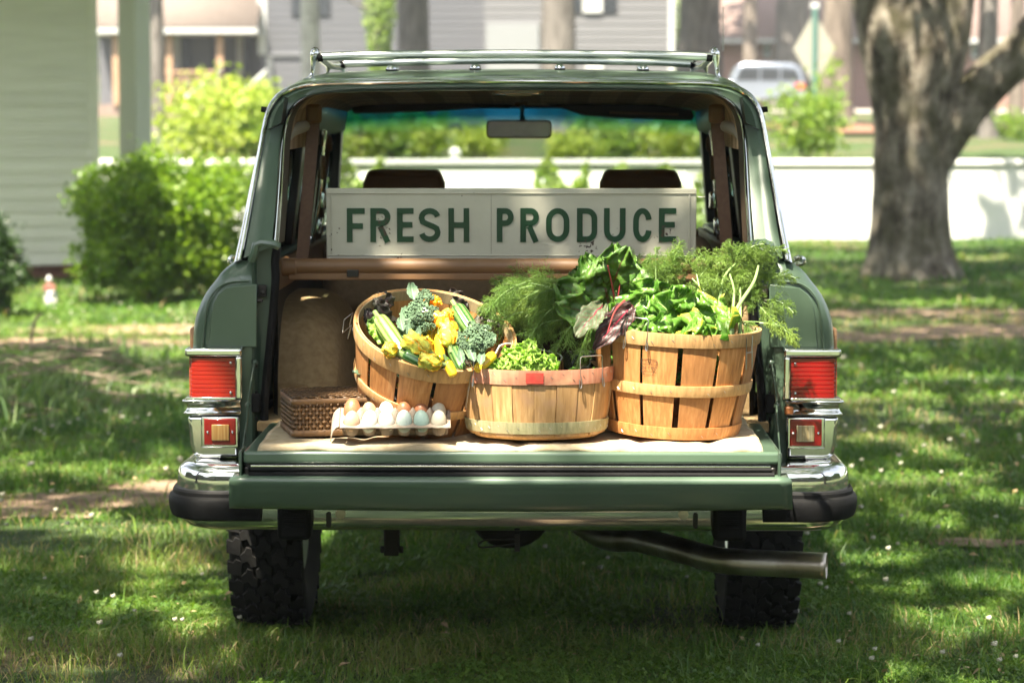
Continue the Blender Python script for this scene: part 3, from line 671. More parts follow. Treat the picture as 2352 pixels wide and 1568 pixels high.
for r in range(4):
    for k in range(25):
        c = cor-dx*(.12+.215*k+(.107 if r % 2 else 0))+V((0, 0, .125-.075*r))-nrm*.03
        if r == 0 and k == 0: b0 = MB().box((0, 0, 0), (.2, .08, .064), rot).build('brick', FB, None, bevel=.003, seg=1); b0.parent = cl; b0.location = c-V(cl.location); proto = b0
        else: q = proto.copy(); COL.objects.link(q); q.location = c-V(cl.location)
MB().box(cor-dx*(LN/2)-nrm*.09+V((0, 0, 0)), (LN-.1, .10, .3), rot).build('mortar', M('mortar', (.12, .10, .09), .95), cl)
MB().box(cor-dx*(LN/2-.4)-nrm*1.2+V((0, 0, 4.72)), (LN+1.6, 7.1, .14), rot).build('shade_soffit', CLAP, cl)  # overhang out of view, made deep to keep sun off the wall
MB().box(cor-dx*(LN/2-.4)-nrm*1.2+V((0, 0, 4.95)), (LN+1.9, 7.3, .3), rot).build('roof', SHING, cl)  # slab over the same shading overhang, also out of view
# porch column beside it
q = P(308, 300, 20.5); pc = thing('porch_column', 'tall square pale green white column beside the clapboard house', 'column', (q.x, 20.5, 0))
COLM = M('pale_green_white', (.70, .73, .63), .6); r2 = Matrix.Rotation(rad(-33), 3, 'Z')
MB().box((q.x, 20.6, 2.6), (.26, .26, 5.2), r2).build('shaft', COLM, pc, bevel=.006)
MB().box((q.x, 20.6, .12), (.36, .36, .24), r2).build('base', COLM, pc, bevel=.01)
MB().box((q.x, 20.6, 5.25), (.36, .36, .12), r2).build('capital', COLM, pc, bevel=.01)
# ------------------------------------------------------------------ bushes
BUSH = leafm('bush_leaves', (.040, .115, .008), (.28, .40, .04), .5, rough=.35); BUSHD = leafm('dark_bush_leaves', (.016, .045, .010), (.05, .10, .022), .3)
c = P(350, 500, 15.5)
bb = shrub('bush', 'big rounded bright green bush against the clapboard house', (c.x, 15.5, .72), (.72, .62, .70), 23000, .037, BUSH, 14, 9, .075, .5, None, 8)
c = P(485, 530, 15.9); shrub('bush', 'yellow green side bush growing out of the right of the big bush', (c.x, 15.9, .60), (.40, .4, .58), 3200, .036, BUSH, 6, 9, .1, .4, None, 14)
c = P(-20, 580, 13.5); shrub('bush', 'dark green bush cut off by the left edge of the photo', (c.x, 13.5, .42), (.30, .3, .42), 3600, .03, BUSHD, 6, 9, .1, .4, None, 9)
# ------------------------------------------------------------------ garden figurine
g = G(118, 706); gn = thing('garden_figurine', 'small weathered garden figurine in white and red standing by the brush pile', 'figurine', g)
s = 5553/(g.y-CAM.y); 
def gz(py): return CAM.z-(py-285)/s
GW = M('worn_white', (.42, .44, .42), .7, c2=(.52, .52, .5), scale=40); GR = M('worn_red', (.18, .06, .045), .8, c2=(.26, .12, .09), scale=60); GB = M('worn_blue', (.03, .10, .14), .6)
k = 1/s
MB().lathe([(0, 0), (.056, 0), (.06, .01), (.052, .026), (0, .027)], 14, (g.x, g.y, 0), sy=.8).build('base', GB, gn)
MB().lathe([(.045, .024), (.062, .035), (.066, .09), (.058, .13), (.04, .16), (.03, .17)], 16, (g.x, g.y, 0), sy=.75).build('robe', GW, gn)
MB().lathe([(.042, .155), (.046, .175), (.042, .20), (.028, .222), (.014, .232)], 14, (g.x-.012, g.y, 0), sy=.8).build('torso', GR, gn)
mb = MB(); mb.tube([(g.x-.045, g.y-.02, .2), (g.x-.06, g.y-.05, .17), (g.x-.03, g.y-.07, .16)], [.014, .012, .010], 7).tube([(g.x+.03, g.y-.02, .2), (g.x+.04, g.y-.05, .17), (g.x+.0, g.y-.07, .16)], [.014, .012, .010], 7); mb.build('arm', GR, gn)
MB().ball((g.x-.016, g.y-.004, .246), .024, 12, 9).build('head', M('worn_skin', (.40, .30, .24), .7), gn)
MB().lathe([(.029, .252), (.027, .262), (.018, .278), (.006, .293), (0, .296)], 12, (g.x-.016, g.y, 0)).build('cap', GW, gn)
# ------------------------------------------------------------------ brush pile left
c0 = G(120, 905); bp = thing('brush_pile', 'low heap of cut sticks and dead twigs overgrown with weeds at left', 'brush pile', (c0.x, c0.y, 0))
rr = random.Random(4); mb = MB(); TW = M('grey_twigs', (.17, .12, .085), .9, c2=(.34, .27, .21), scale=12, hue=.1)
for i in range(260):
    x = c0.x+rr.gauss(0, .42); y = c0.y+rr.gauss(.1, .8); hgt = max(0, .34*math.exp(-((x-c0.x)/.5)**2-((y-c0.y)/1.0)**2)); z = .015+rr.random()*hgt
    L_ = .12+.5*rr.random()**2; a = rr.gauss(.1, .5)+(PI if rr.random() < .5 else 0); e = rr.gauss(0, .14); d = V((math.cos(a), math.sin(a), e)); p = V((x, y, z))
    r = .0045+.008*rr.random()**2; q = [p-d*L_/2, p+V((rr.gauss(0, .03), rr.gauss(0, .03), rr.gauss(0, .02))), p+d*L_/2]
    q = [V((a_.x, a_.y, max(a_.z, .006))) for a_ in q]; mb.tube(q, [r, r*.8, r*.4], 5)
mb.build('twig', TW, bp, kind='stuff')
for (x0, y0, x1, y1, r) in ((-10, 962, 150, 935, .022), (165, 948, 270, 932, .024), (190, 905, 300, 868, .014), (70, 915, 210, 880, .012)):
    a = G(x0, y0); b = G(x1, y1); a.z = b.z = r; m_ = a.lerp(b, .5)+V((0, .03, .015)); MB().tube(cat([a, m_, b], 7), [r, r*1.05, r, r*.95, r*.9, r*.8, r*.6], 9).build('branch', TW, bp)
a = G(70, 790); MB().tube(cat([a, a+V((.02, 0, .10)), a+V((.045, 0, .19)), a+V((.09, .02, .23))], 8), [.012]*7+[.004], 7).build('branch', M('dark_stick', (.03, .02, .014), .9), bp)
x, y = c0.x+rng.normal(size=5200)*.5, c0.y+rng.normal(size=5200)*.8; hh = .08+.26*rng.random(5200)*np.exp(-((x-c0.x)/.5)**2)
v, f = blades(x, y, hh, .008+.014*rng.random(5200), 1.2, z=np.zeros(5200)); npmesh('weeds', v, f, leafm('weed_leaves', (.06, .13, .04), (.24, .32, .13), .4), bp, np.repeat(rng.random(5200), 5), kind='stuff')
# ------------------------------------------------------------------ the big oak at right
OY = 19.05; os_ = 5553/(OY-CAM.y)
def ox(px): return P(px, 400, OY).x
def oz(py): return P(1200, py, OY).z
oak = thing('oak_tree', 'big rough barked oak with a heavy limb reaching right, in front of the white wall', 'tree', (ox(2093), OY, 0))
trunk('trunk', [(ox(2098), OY, -.12), (ox(2094), OY, .25), (ox(2090), OY, .9), (ox(2092), OY, 1.5), (ox(2096), OY, 2.1), (ox(2094), OY, 2.9), (ox(2090), OY, 3.6)], [.43, .42, .40, .395, .47, .58, .50], LICHEN, oak, 96, 110, .07, .42, seed=2, lobes=6)
trunk('limb', [(ox(2075), OY-.05, 1.7), (ox(2045), OY-.12, 2.5), (ox(2020), OY-.1, 3.1), (ox(1985), OY, 4.6), (ox(1900), OY, 6.6)], [.30, .36, .36, .30, .16], LICHEN, oak, 48, 60, .08, 0, seed=5)
trunk('limb', [(ox(2120), OY-.08, 1.7), (ox(2140), OY-.14, 2.5), (ox(2152), OY-.1, 3.1), (ox(2200), OY, 4.6), (ox(2280), OY, 6.8)], [.28, .34, .37, .30, .16], LICHEN, oak, 48, 60, .08, 0, seed=9)
trunk('limb', [(ox(2135), OY-.05, 1.25), (ox(2185), OY-.1, 1.72), (ox(2262), OY-.15, 2.12), (ox(2352), OY-.2, 2.52), (ox(2500), OY-.2, 3.4), (ox(2750), OY, 4.8)], [.22, .27, .235, .225, .19, .10], LICHEN, oak, 44, 60, .08, 0, seed=12)
# ------------------------------------------------------------------ shade trees: their crowns meet over the lawn and dapple the sun
sunk = -TOSUN/TOSUN.z   # shift per metre of height
def uv(p): return (p[0]-TOSUN.x/TOSUN.z*p[2], p[1]-TOSUN.y/TOSUN.z*p[2])
HOLES = []   # (u, v, ru, rv): gaps cut into the leaves to aim sun patches
def hole(p, ru, rv=None): u, v_ = uv(p); HOLES.append((u, v_, ru, rv or ru))
def ghole(px, py, ru, rv=None): hole(G(px, py), ru, rv)
for a_ in ((300, 718, 2.1, 1.1), (60, 745, 1.1, .7), (430, 690, .5, .5), (380, 815, .4, .35), (200, 1085, .45, .10), (420, 1120, .25, .13), (380, 1215, .22, .13), (150, 1200, .18, .1),
           (600, 1520, .13, .06), (742, 1232, .07, .22), (2150, 700, .6, .35), (2250, 560, .8, .9), (2020, 745, .25, .2), (2210, 870, .45, .16), (2060, 915, .28, .14), (2120, 1105, .30, .13), (2000, 1010, .15, .12),
           (2290, 1350, .12, .09), (2010, 1300, .13, .09), (2330, 1150, .15, .1), (1900, 590, .6, .8), (60, 1060, .15, .06), (300, 1400, .07, .05), (2190, 1450, .09, .05), (430, 1440, .07, .05), (1050, 1300, .05, .05)):
    ghole(*a_)
C3 = {'carton': (P(880, 985, -.55), .04), 'mat1': (P(720, 1018, -.6), .05), 'mat2': (P(1150, 1020, -.6), .06), 'mat3': (P(1560, 1020, -.6), .10), 'b1': (P(1110, 960, -.6), .085),
      'lettuce': (P(1210, 820, -.5), .07), 'prod1': (P(980, 780, -.42), .09), 'b2': (P(1500, 850, -.58), .10), 'b3': (P(1620, 900, -.58), .08), 'prod2': (P(1640, 740, -.35), .07), 'fen': (P(1620, 640, -.25), .10),
      'tg': (P(1750, 1040, -.62), .08), 'bmp': (P(460, 1095, -.2), .05), 'bmp2': (P(1900, 1100, -.2), .05), 'wick': (P(790, 905, -.45), .03), 'rim': (P(1080, 690, -.2), .05), 'f2': (P(1200, 680, -.3), .05)}
for k_, (p_, r_) in C3.items(): hole(p_, r_)
hole(P(440, 400, 15.2), .6, .7); hole(P(380, 345, 15.2), .6, .7); hole(P(500, 470, 15.4), .5, .7); hole((-5, 29, 1), 3.5, 2)
def crown_leaves(n, u0, u1, v0, v1, size, seed):
    rg = np.random.default_rng(seed); m = n//12
    z = 7+5*rg.random(m); u = u0+(u1-u0)*rg.random(m); v_ = v0+(v1-v0)*rg.random(m)
    x = u+TOSUN.x/TOSUN.z*z; y = v_+TOSUN.y/TOSUN.z*z
    p = np.repeat(np.stack([x, y, z], 1), 12, 0)+rg.normal(size=(m*12, 3))*.30; t = np.repeat(rg.random(m), 12)*.6+rg.random(m*12)*.4
    uu = p[:, 0]-TOSUN.x/TOSUN.z*p[:, 2]; vv = p[:, 1]-TOSUN.y/TOSUN.z*p[:, 2]
    keep = np.ones(len(p), bool)
    for (hu, hv, ru, rv) in HOLES:
        keep &= ((uu-hu)/(ru+.06))**2+((vv-hv)/(rv+.06))**2 > 1+.5*rg.random(len(p))
    gap = fbm(uu, vv, 1.6, 77); car = (np.abs(uu) < 1.5) & (vv > -1.5) & (vv < 3)
    keep &= (gap < .80) | car; keep &= ~((uu < -2.5-.35*np.sin(vv*2)) & (vv > 11.6+.5*np.sin(uu*3)))  # leaves taken away over the left lawn to let sun in
    return p[keep], t[keep]
TREES = [('shade_tree', 'garden tree outside the frame on the left whose crown shades the wagon', (-6.5, -3.0), .30), ('shade_tree', 'garden tree outside the frame on the right whose crown shades the wagon', (6.3, -4.5), .32), ('shade_tree', 'garden tree outside the frame beside the clapboard house', (-9.5, 9.5), .34)]
objs = []
for (nm, lb, (tx, ty), r) in TREES:
    o = thing(nm, lb, 'tree', (tx, ty, 0), 'shade trees round the lawn'); trunk('trunk', [(tx, ty, -.1), (tx+.1, ty, 2.5), (tx, ty+.1, 6), (tx+.3, ty, 10)], [r*1.1, r, r*.85, r*.4], BARK, o, 28, 40, .1, .4)
    mb = MB()
    for k in range(9):
        a_ = 2*PI*k/9; q = V((tx, ty, 5.2+.4*(k % 4))); mb.tube(cat([q, q+V((math.cos(a_)*1.5, math.sin(a_)*1.5, 1.6)), q+V((math.cos(a_)*4, math.sin(a_)*4, 3))], 9), [r*.45, r*.4, r*.35, r*.3, r*.25, r*.2, r*.15, r*.1, r*.05], 7)
    mb.build('limb', BARK, o); objs.append((o, tx, ty))
objs.append((oak, ox(2093), OY))
p, t = crown_leaves(92000, -9, 9.5, -5.5, 25.5, .2, 5)
own = np.argmin(np.stack([(p[:, 0]-a_)**2+(p[:, 1]-b_)**2 for _, a_, b_ in objs]), 0)
for i, (o, _, _) in enumerate(objs):
    v, f = leafcloud(p[own == i], .17); npmesh('crown', v, f, LEAF, o, np.repeat(t[own == i], 4))
for (p_, r_, n_) in ((P(270, 560, 15.2), .5, 900), (P(330, 650, 15.2), .4, 500), (P(210, 460, 15.2), .3, 300)):  # extra unseen leaves added to keep sun off the bush's lower left
    u_, v_ = uv(p_); m_ = n_; z = 7+5*rng.random(m_); a_ = rng.random(m_)*6.28; q_ = r_*np.sqrt(rng.random(m_)); pts = np.stack([u_+np.cos(a_)*q_+TOSUN.x/TOSUN.z*z, v_+np.sin(a_)*q_*1.3+TOSUN.y/TOSUN.z*z, z], 1)
    v, f = leafcloud(pts, .17); npmesh('crown', v, f, LEAF, objs[2][0], np.repeat(rng.random(m_), 4))
p, t = crown_leaves(9000, 6.3, 16, 24.5, 33, .2, 6); v, f = leafcloud(p, .2); npmesh('crown', v, f, LEAF, oak, np.repeat(t, 4))
# ------------------------------------------------------------------ the station wagon
car = thing('station_wagon', 'old green station wagon seen from behind with its tailgate let down full of produce', 'car', (0, 0, 0))
def YP(py): return 0 if py > 620 else .30*(620-py)/450     # the rear opening leans forward towards the roof
def lp(pts): return [P(px, py, YP(py) if Y is None else Y) for px, py, Y in [(q+(None,))[:3] for q in pts]]
def full(pts, n=60):
    """left half (photo points, bottom to centre) smoothed, mirrored into a whole arch"""
    h = even(cat(lp(pts), 200), n); h[-1].x = 0
    return h+[V((-p.x, p.y, p.z)) for p in reversed(h[:-1])]
OUT = full([(537, 602), (553, 530), (571, 440), (590, 350), (605, 275), (617, 240), (640, 212), (676, 194), (722, 185), (800, 181), (950, 178), (1177, 176)])
INN = full([(634, 562), (641, 470), (648, 350), (654, 296), (666, 258), (690, 231), (730, 216), (800, 211), (950, 208), (1177, 206)])
n_ = len(OUT); top = [max(0, min(1, (min(i, n_-1-i)-22)/16)) for i in range(n_)]
def fr(k): return [OUT[i].lerp(INN[i], k+.22*top[i]*(1 if k > .05 else 0)) for i in range(n_)]
def sh_(ps, dy): return [p+V((0, dy, 0)) for p in ps]
# pillar skin, gutter trim and inner bright trim
mb = MB(); mb.grid([sh_(fr(.22), .004), sh_(fr(.24), -.010), sh_(fr(.45), -.016), sh_(fr(.62), -.008), sh_(OUT if 0 else [OUT[i].lerp(INN[i], .90) for i in range(n_)], .0)])
mb.build('tailgate_surround', PAINT, car, ang=50)
def band(rows, name, mat, **k): return MB().grid(rows).build(name, mat, car, **k)
o0 = [p+V((0, .02, 0)) for p in OUT]; band([sh_(OUT, .045), sh_(OUT, .0), sh_(fr(.04), -.014), sh_(fr(.10), -.019), sh_(fr(.17), -.014), sh_(fr(.21), -.004), sh_(fr(.23), .006)], 'gutter_trim', CHROME, ang=70)
MB().tube(sh_(fr(.16), -.016), .0055, 8).build('gutter_bead', CHROME, car)
ii = [OUT[i].lerp(INN[i], .93) for i in range(n_)]
band([sh_(ii, .004), sh_([OUT[i].lerp(INN[i], .95) for i in range(n_)], -.010), sh_([OUT[i].lerp(INN[i], 1.0) for i in range(n_)], -.012), sh_([OUT[i].lerp(INN[i], 1.04) for i in range(n_)], -.004), sh_([OUT[i].lerp(INN[i], 1.05) for i in range(n_)], .02)], 'window_trim', CHROME, ang=70)
# inner jamb, then headliner
J = [OUT[i].lerp(INN[i], 1.03) for i in range(n_)]; J2 = [V((p.x*.985, p.y+.10, p.z+.004)) for p in J]
band([sh_(J, .01), J2], 'opening_jamb', M('dark_jamb', (.045, .028, .016), .5), ang=0)
def plaid():
    m, t, b, o = _new('plaid_headliner'); tc = t.nodes.new('ShaderNodeTexCoord'); sp = t.nodes.new('ShaderNodeSeparateXYZ'); t.links.new(tc.outputs['Object'], sp.inputs[0])
    c = (.62, .47, .30); col = None
    def line(s, f, w_): return mth(t, 'LESS_THAN', mth(t, 'FRACT', mth(t, 'MULTIPLY', s, f)), w_)
    col = mixc(t, mth(t, 'MULTIPLY', line(sp.outputs[0], 5.5, .42), .5), c, (.20, .11, .065))
    col = mixc(t, mth(t, 'MULTIPLY', line(sp.outputs[1], 5.5, .42), .5), col, (.20, .11, .065))
    col = mixc(t, mth(t, 'MULTIPLY', line(sp.outputs[0], 44, .2), .35), col, (.35, .27, .17)); col = mixc(t, mth(t, 'MULTIPLY', line(sp.outputs[1], 44, .2), .35), col, (.35, .27, .17))
    t.links.new(col, b.inputs['Base Color']); b.inputs['Roughness'].default_value = .9; return m
hi = [i for i in range(n_) if J[i].z > 1.57]; ZM = max(p.z for p in J)
def head(k, Y, dz):
    return [V((J2[i].x*(1+.10*k), Y+.0*J2[i].y, J2[i].z+dz*(J2[i].z-1.55)/(ZM-1.55))) for i in hi]
band([[J2[i] for i in hi], head(.1, .7, .01), head(.5, 1.3, .012), head(.8, 2.0, .0), head(1., 2.6, -.03)], 'headliner', plaid(), ang=0)
# roof skin
ri = [i for i in range(n_) if OUT[i].z > 1.70]
def roof(Y, dz, k=1.): return [V((OUT[i].x*k, Y, OUT[i].z+dz*min(1, (OUT[i].z-1.69)/.10))) for i in ri]
band([[OUT[i]+V((0, .035, -.002)) for i in ri], roof(.40, .010), roof(.55, .024, 1.0), roof(.9, .036, 1.01), roof(1.6, .04, 1.04), roof(2.3, .02, 1.05), roof(2.68, -.02, 1.04)], 'roof', PAINT, ang=0)
# body side and rear quarter as one skin per side
ROWS = [(1082, 452), (1060, 447), (1040, 444), (960, 440), (880, 438), (800, 438), (760, 440), (736, 443), (716, 449), (698, 456), (680, 465), (662, 477), (645, 491), (628, 505), (614, 519), (604, 533), (598, 546)]
mb = MB(); rows = []
for k, (py, px) in enumerate(ROWS):
    y0 = 0 if py > 640 else .03*(640-py)/42; a = P(581 if py > 640 else 581+(640-py)*.15, py, y0); b = P(px, py, y0); z = a.z; xo = b.x; r = .05 if py > 640 else .03
    row = [a, a.lerp(b, .12)+V((0, -.004, 0)), a.lerp(b, .3)+V((0, -.008, 0)), V((xo+r*1.6, y0-.008, z)), V((xo+r, y0-.004, z))]
    for q in range(1, 6): t_ = q/5*PI/2; row.append(V((xo+r-math.sin(t_)*r, y0+r-.004-math.cos(t_)*r, z)))
    for Y in (.4, 1.0, 1.7, 2.6, 3.5, 4.2, 4.45): row.append(V((xo*(1 if Y < 4 else .97 if Y < 4.3 else .88), Y, z if Y < 2.7 else min(z, 1.16-.03*(Y-2.7)))))
    rows.append(row)
mb.grid(rows, flip=True); mb.build('body_side', PAINT, car, ang=50); mb.mirror().build('body_side', PAINT, car, ang=50)
# pressed line round the quarter panel
for s in (0, 1):
    pts = [P(px, py, -.009) for px, py in ((572, 645), (545, 646), (520, 650), (500, 662), (485, 680), (476, 704), (470, 745), (465, 797))]
    mb = MB(); mb.tube(cat(pts, 30), .0035, 6); (mb.mirror() if s else mb).build('panel_crease', PAINT, car)
    pts = [(590, 652), (520, 660), (500, 676), (490, 694), (484, 730), (479, 797), (590, 797)]
    mb = MB(); mb.prism([(P(a, b, -.01).x, P(a, b, -.01).z) for a, b in pts], -.0125, -.006); (mb.mirror() if s else mb).build('quarter_panel', PAINT, car, bevel=.0028)
    # wood side trim seen edge on
    mb = MB(); mb.bb((-.955+.012, .06, .93), (-.915, 4.1, 1.07)); WOODT = M('wood_trim', (.30, .15, .07), .4, c2=(.42, .24, .12), scale=8, stretch=(1, .2, 8)) if s == 0 else WOODT
    (mb.mirror() if s else mb).build('wood_trim', WOODT, car, bevel=.008)
    # small chrome bits: door handle, mirror, gutter end
    mb = MB(); mb.tube(cat([P(549, 594, .9), P(537, 590, .9), P(528, 596, .9), P(530, 604, .9), P(549, 606, .9)], 10), .008, 8); (mb.mirror() if s else mb).build('door_handle', CHROME, car)
    mb = MB(); mb.bb((-.985, 2.5, 1.25), (-.935, 2.55, 1.36)) if 0 else mb.box((-.955, 2.55, 1.30), (.10, .05, .085)); 
    if s: mb = mb.mirror(); 
    if s: mb.build('door_mirror', BLACKTRIM, car, bevel=.02)
    mb = MB(); mb.tube([P(622, 254, .3), P(600, 251, .3)], .009, 10); mb.tube([P(612, 254, .3), P(613, 262, .3)], .005, 6); (mb.mirror() if s else mb).build('gutter_end', BLACK, car)
MB().tube([P(1661, 118, 3.2), P(1661, 16, 3.2)], .0022, 6).build('antenna', ALU, car)
# jambs with latch plates, hinges and black seal
for s in (0, 1):
    rows = []
    SEALP = [(566, 637), (600, 632), (640, 633), (700, 629), (760, 623), (820, 617), (900, 609), (960, 607), (1018, 610)]
    for py, px in SEALP:
        a = P(579, py, -.004); c_ = P(px-4, py, .03)
        rows.append([a, V((a.x+.006, .0, a.z)), V((a.x+.010, .026, a.z)), a.lerp(c_, .5)+V((0, .022, 0)), c_, P(px+2, py, .04), V((P(px, py, .1).x-.01, .16, a.z))])
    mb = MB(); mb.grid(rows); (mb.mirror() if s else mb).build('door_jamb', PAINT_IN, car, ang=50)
    mb = MB(); mb.tube(cat([P(px+(4 if 0 else 0), py, .022) for py, px in SEALP], 50), .0155, 10, sx=1, sy=.8); (mb.mirror() if s else mb).build('door_seal', BLACK, car)
    mb = MB(); mb.tube(cat([P(578, 598, -.004), P(583, 585, -.012), P(588, 562, -.012)], 8)+cat([P(600, 557, -.012), P(625, 560, -.012), P(640, 566, -.004)], 8), .012, 8); (mb.mirror() if s else mb).build('jamb_cap', PAINT, car)
    mb = MB()
    for py in (668, 682, 704, 724, 760, 840, 900, 960): mb.ball(P(588, py, .012), .0055, 8, 6)
    (mb.mirror() if s else mb).build('bolt', BLACKTRIM, car)
    mb = MB(); mb.box(P(603, 668, .015), (.022, .02, .035)); mb.tube([P(586, 690, 0), P(603, 690, -.006)], .006, 8); mb.ball(P(604, 671, .0), .008, 8, 6)
    (mb.mirror() if s else mb).build('striker', DARKSTEEL, car, bevel=.003)
    mb = MB(); mb.box(P(588, 925, -.005), (.026, .012, .055)); (mb.mirror() if s else mb).build('bump_stop', BLACK, car, bevel=.004)
    mb = MB(); A = [P(585, 832, -.01), P(577, 880, -.06), P(568, 935, -.16)]; B_ = [P(571, 925, -.15), P(566, 975, -.24), P(556, 1040, -.46)]
    for q in (A, B_):
        for i in range(len(q)-1): mb.bar(q[i], q[i+1], .004, .014)
    mb.ball(P(585, 832, -.012), .009, 10, 8); mb.ball(P(570, 930, -.158), .009, 10, 8)
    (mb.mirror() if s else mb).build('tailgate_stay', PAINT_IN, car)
# tail lamps
RED = M('red_lens', (.24, .004, .005), .12, coat=.5, c2=(.17, .003, .004), scale=5); REDO = M('faded_red_lens', (.25, .011, .005), .16, coat=.5, c2=(.18, .006, .005), scale=5)
AMB = M('pale_reflector', (.42, .36, .22), .25, c2=(.30, .22, .10), scale=30, stretch=(6, 1, .1)); AMBL = M('amber_reflector', (.42, .27, .10), .25, c2=(.30, .16, .05), scale=30, stretch=(6, 1, .1))
CHB = dict(bevel=.006, seg=3)
def lamp(s):
    mi = (lambda m: m.mirror()) if s else (lambda m: m); red = RED if s else REDO; n0 = 'tail_light'
    Yf = -.055
    def bx(px0, py0, px1, py1, y0, y1): a = P(px0, py1, y0); b = P(px1, py0, y0); return MB().bb((a.x, y0, a.z), (b.x, y1, b.z))
    root = mi(bx(433, 950, 552, 1052, -.032, .08)); 
    # housing: lower chrome with a rounded bottom corner
    pl = [(550, 954), (430, 954), (432, 980), (436, 1020), (441, 1040), (450, 1050), (466, 1053), (550, 1053)]
    m0 = MB(); m0.prism([(P(a, b, Yf).x, P(a, b, Yf).z) for a, b in pl], Yf, .10)
    H = mi(m0).build(n0, CHROME, car, bevel=.012, seg=4)
    # inset recess
    mi(bx(462, 956, 548, 1028, Yf-.006, Yf+.002)).build('bezel', CHROME, H, bevel=.005)
    mi(bx(469, 961, 541, 1022, Yf-.011, Yf-.0055)).build('lens', M('dark_red_plate', (.20, .006, .006), .22, coat=.5), H, bevel=.003)
    mi(bx(486, 975, 526, 1012, Yf-.017, Yf-.0105)).build('reflector', AMB if s else AMBL, H, bevel=.002)
    for a, b in ((477, 992), (534, 992)): mi(MB().ball(P(a, b, Yf-.0115), .0042, 8, 6)).build('screw', CHROME, H)
    # middle moulding, hollowed
    a = P(426, 920, Yf); b = P(551, 920, Yf); z1 = P(0, 916, Yf).z; z0 = P(0, 951, Yf).z; rows = []
    for u, d in ((0, -.012), (.1, -.018), (.25, -.006), (.5, .004), (.75, -.001), (.92, -.014), (1, -.006)):
        z = z1+(z0-z1)*u; ex = -d*.6
        rows.append([V((b.x, Yf+.05, z)), V((b.x, Yf+d, z)), V((a.x-ex+.012, Yf+d, z)), V((a.x-ex+.003, Yf+d+.005, z)), V((a.x-ex, Yf+d+.016, z)), V((a.x-ex+.004, .16, z))])
    mi(MB().grid(rows)).build('moulding', CHROME, H, ang=0)
    # upper frame: top bar, inner upright, bottom lip, and lens wrapping round the corner
    mi(bx(424, 800, 555, 819, Yf-.012, .16)).build('frame', CHROME, H, bevel=.007, seg=3)
    mi(bx(541, 8190/10, 555, 917, Yf-.012, .02)).build('frame', CHROME, H, bevel=.005, seg=3)
    mi(bx(427, 912, 541, 918, Yf-.012, .14)).build('frame', CHROME, H, bevel=.002)
    m1 = MB(); a = P(431, 860, Yf); b = P(540, 860, Yf); z1 = P(0, 821, Yf).z; z0 = P(0, 911, Yf).z; rows = []; N = 72
    for k in range(N+1):
        u = k/N; z = z1+(z0-z1)*u; d = -.0016 if k % 8 == 0 and 0 < k < N else 0; xa = a.x; 
        rows.append([V((b.x, Yf-.001-d, z)), V((xa+.03, Yf-.004-d, z)), V((xa+.012, Yf+.001-d, z)), V((xa+.003-d, Yf+.014, z)), V((xa-d, Yf+.04, z)), V((xa-d, .13, z))])
    m1.grid(rows); mi(m1).build('lens', red, H, ang=30)
    for py in (833, 901): mi(MB().ball(P(530, py, Yf-.004), .0045, 8, 6)).build('screw', CHROME, H)
    mi(bx(436, 826, 537, 908, Yf+.012, Yf+.03)).build('reflector', M('lamp_inner', (.5, .12, .06), .4), H)
    return H
lamp(0); lamp(1)
MB().box(P(1812, 942, -.075), (.024, .03, .024)).build('marker_cap', M('orange_cap', (.45, .16, .05), .4), car, bevel=.005)
# valance, floor and chassis
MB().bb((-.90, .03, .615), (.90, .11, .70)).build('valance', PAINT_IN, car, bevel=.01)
MB().bb((-.89, .12, .60), (.89, 4.3, .66)).build('chassis', DARKSTEEL, car, bevel=.02)
mb = MB(); mb.grid([[V((x, Y, z)) for x in (-.86, -.5, 0, .5, .86)] for Y, z in ((2.75, 1.20), (3.2, 1.19), (3.9, 1.16), (4.35, 1.10), (4.45, .95), (4.47, .62))]); mb.build('bonnet', PAINT, car)
MB().bb((-.70, 4.40, .70), (.70, 4.50, .98)).build('grille', CHROME, car, bevel=.02)
# bumper
def sweep(path, prof, closed=False):
    """path: list of (x, y, nx, ny); prof: list of (out, z)"""
    return MB().grid([[V((x+nx*u, y+ny*u, z)) for u, z in prof] for x, y, nx, ny in path])
def bpath(x0, x1, off=0, R_=.13, half=.962, yb=-.20, fwd=.30):
    pts = [(-half, yb+R_+fwd-.05*k, -1, 0) for k in range(5)]+[(-half, yb+R_+.06, -1, 0)]
    for k in range(11): a = PI/2*k/10; pts.append((-half+R_-R_*math.cos(a), yb+R_-R_*math.sin(a), -math.cos(a), -math.sin(a)))
    L = [p for p in pts]; nS = 40
    for k in range(1, nS): pts.append((-half+R_+(2*half-2*R_)*k/nS, yb, 0, -1))
    pts += [(-x, y, -nx, ny) for x, y, nx, ny in reversed(L)]
    return [p for p in pts if x0 <= p[0] <= x1]
SM = lambda pr, n=26: [(p.x, p.z) for p in cat([V((a, 0, b)) for a, b in pr], n)]
BP = [(-.12, .700), (-.07, .702), (-.03, .700), (-.012, .691), (-.002, .675), (.001, .65), (.0, .615), (.0, .56), (-.004, .545), (-.016, .528), (-.04, .514), (-.08, .505), (-.12, .502)]
bm = sweep(bpath(-2, 2), SM(BP, 44)); bmp_ = bm.build('bumper', CHROME, car, ang=0)
SPR = [(-.002, .629), (.010, .628), (.0135, .622), (.0135, .612), (.022, .607), (.0255, .600), (.026, .585), (.024, .566), (.018, .549), (.012, .545), (-.002, .544)]
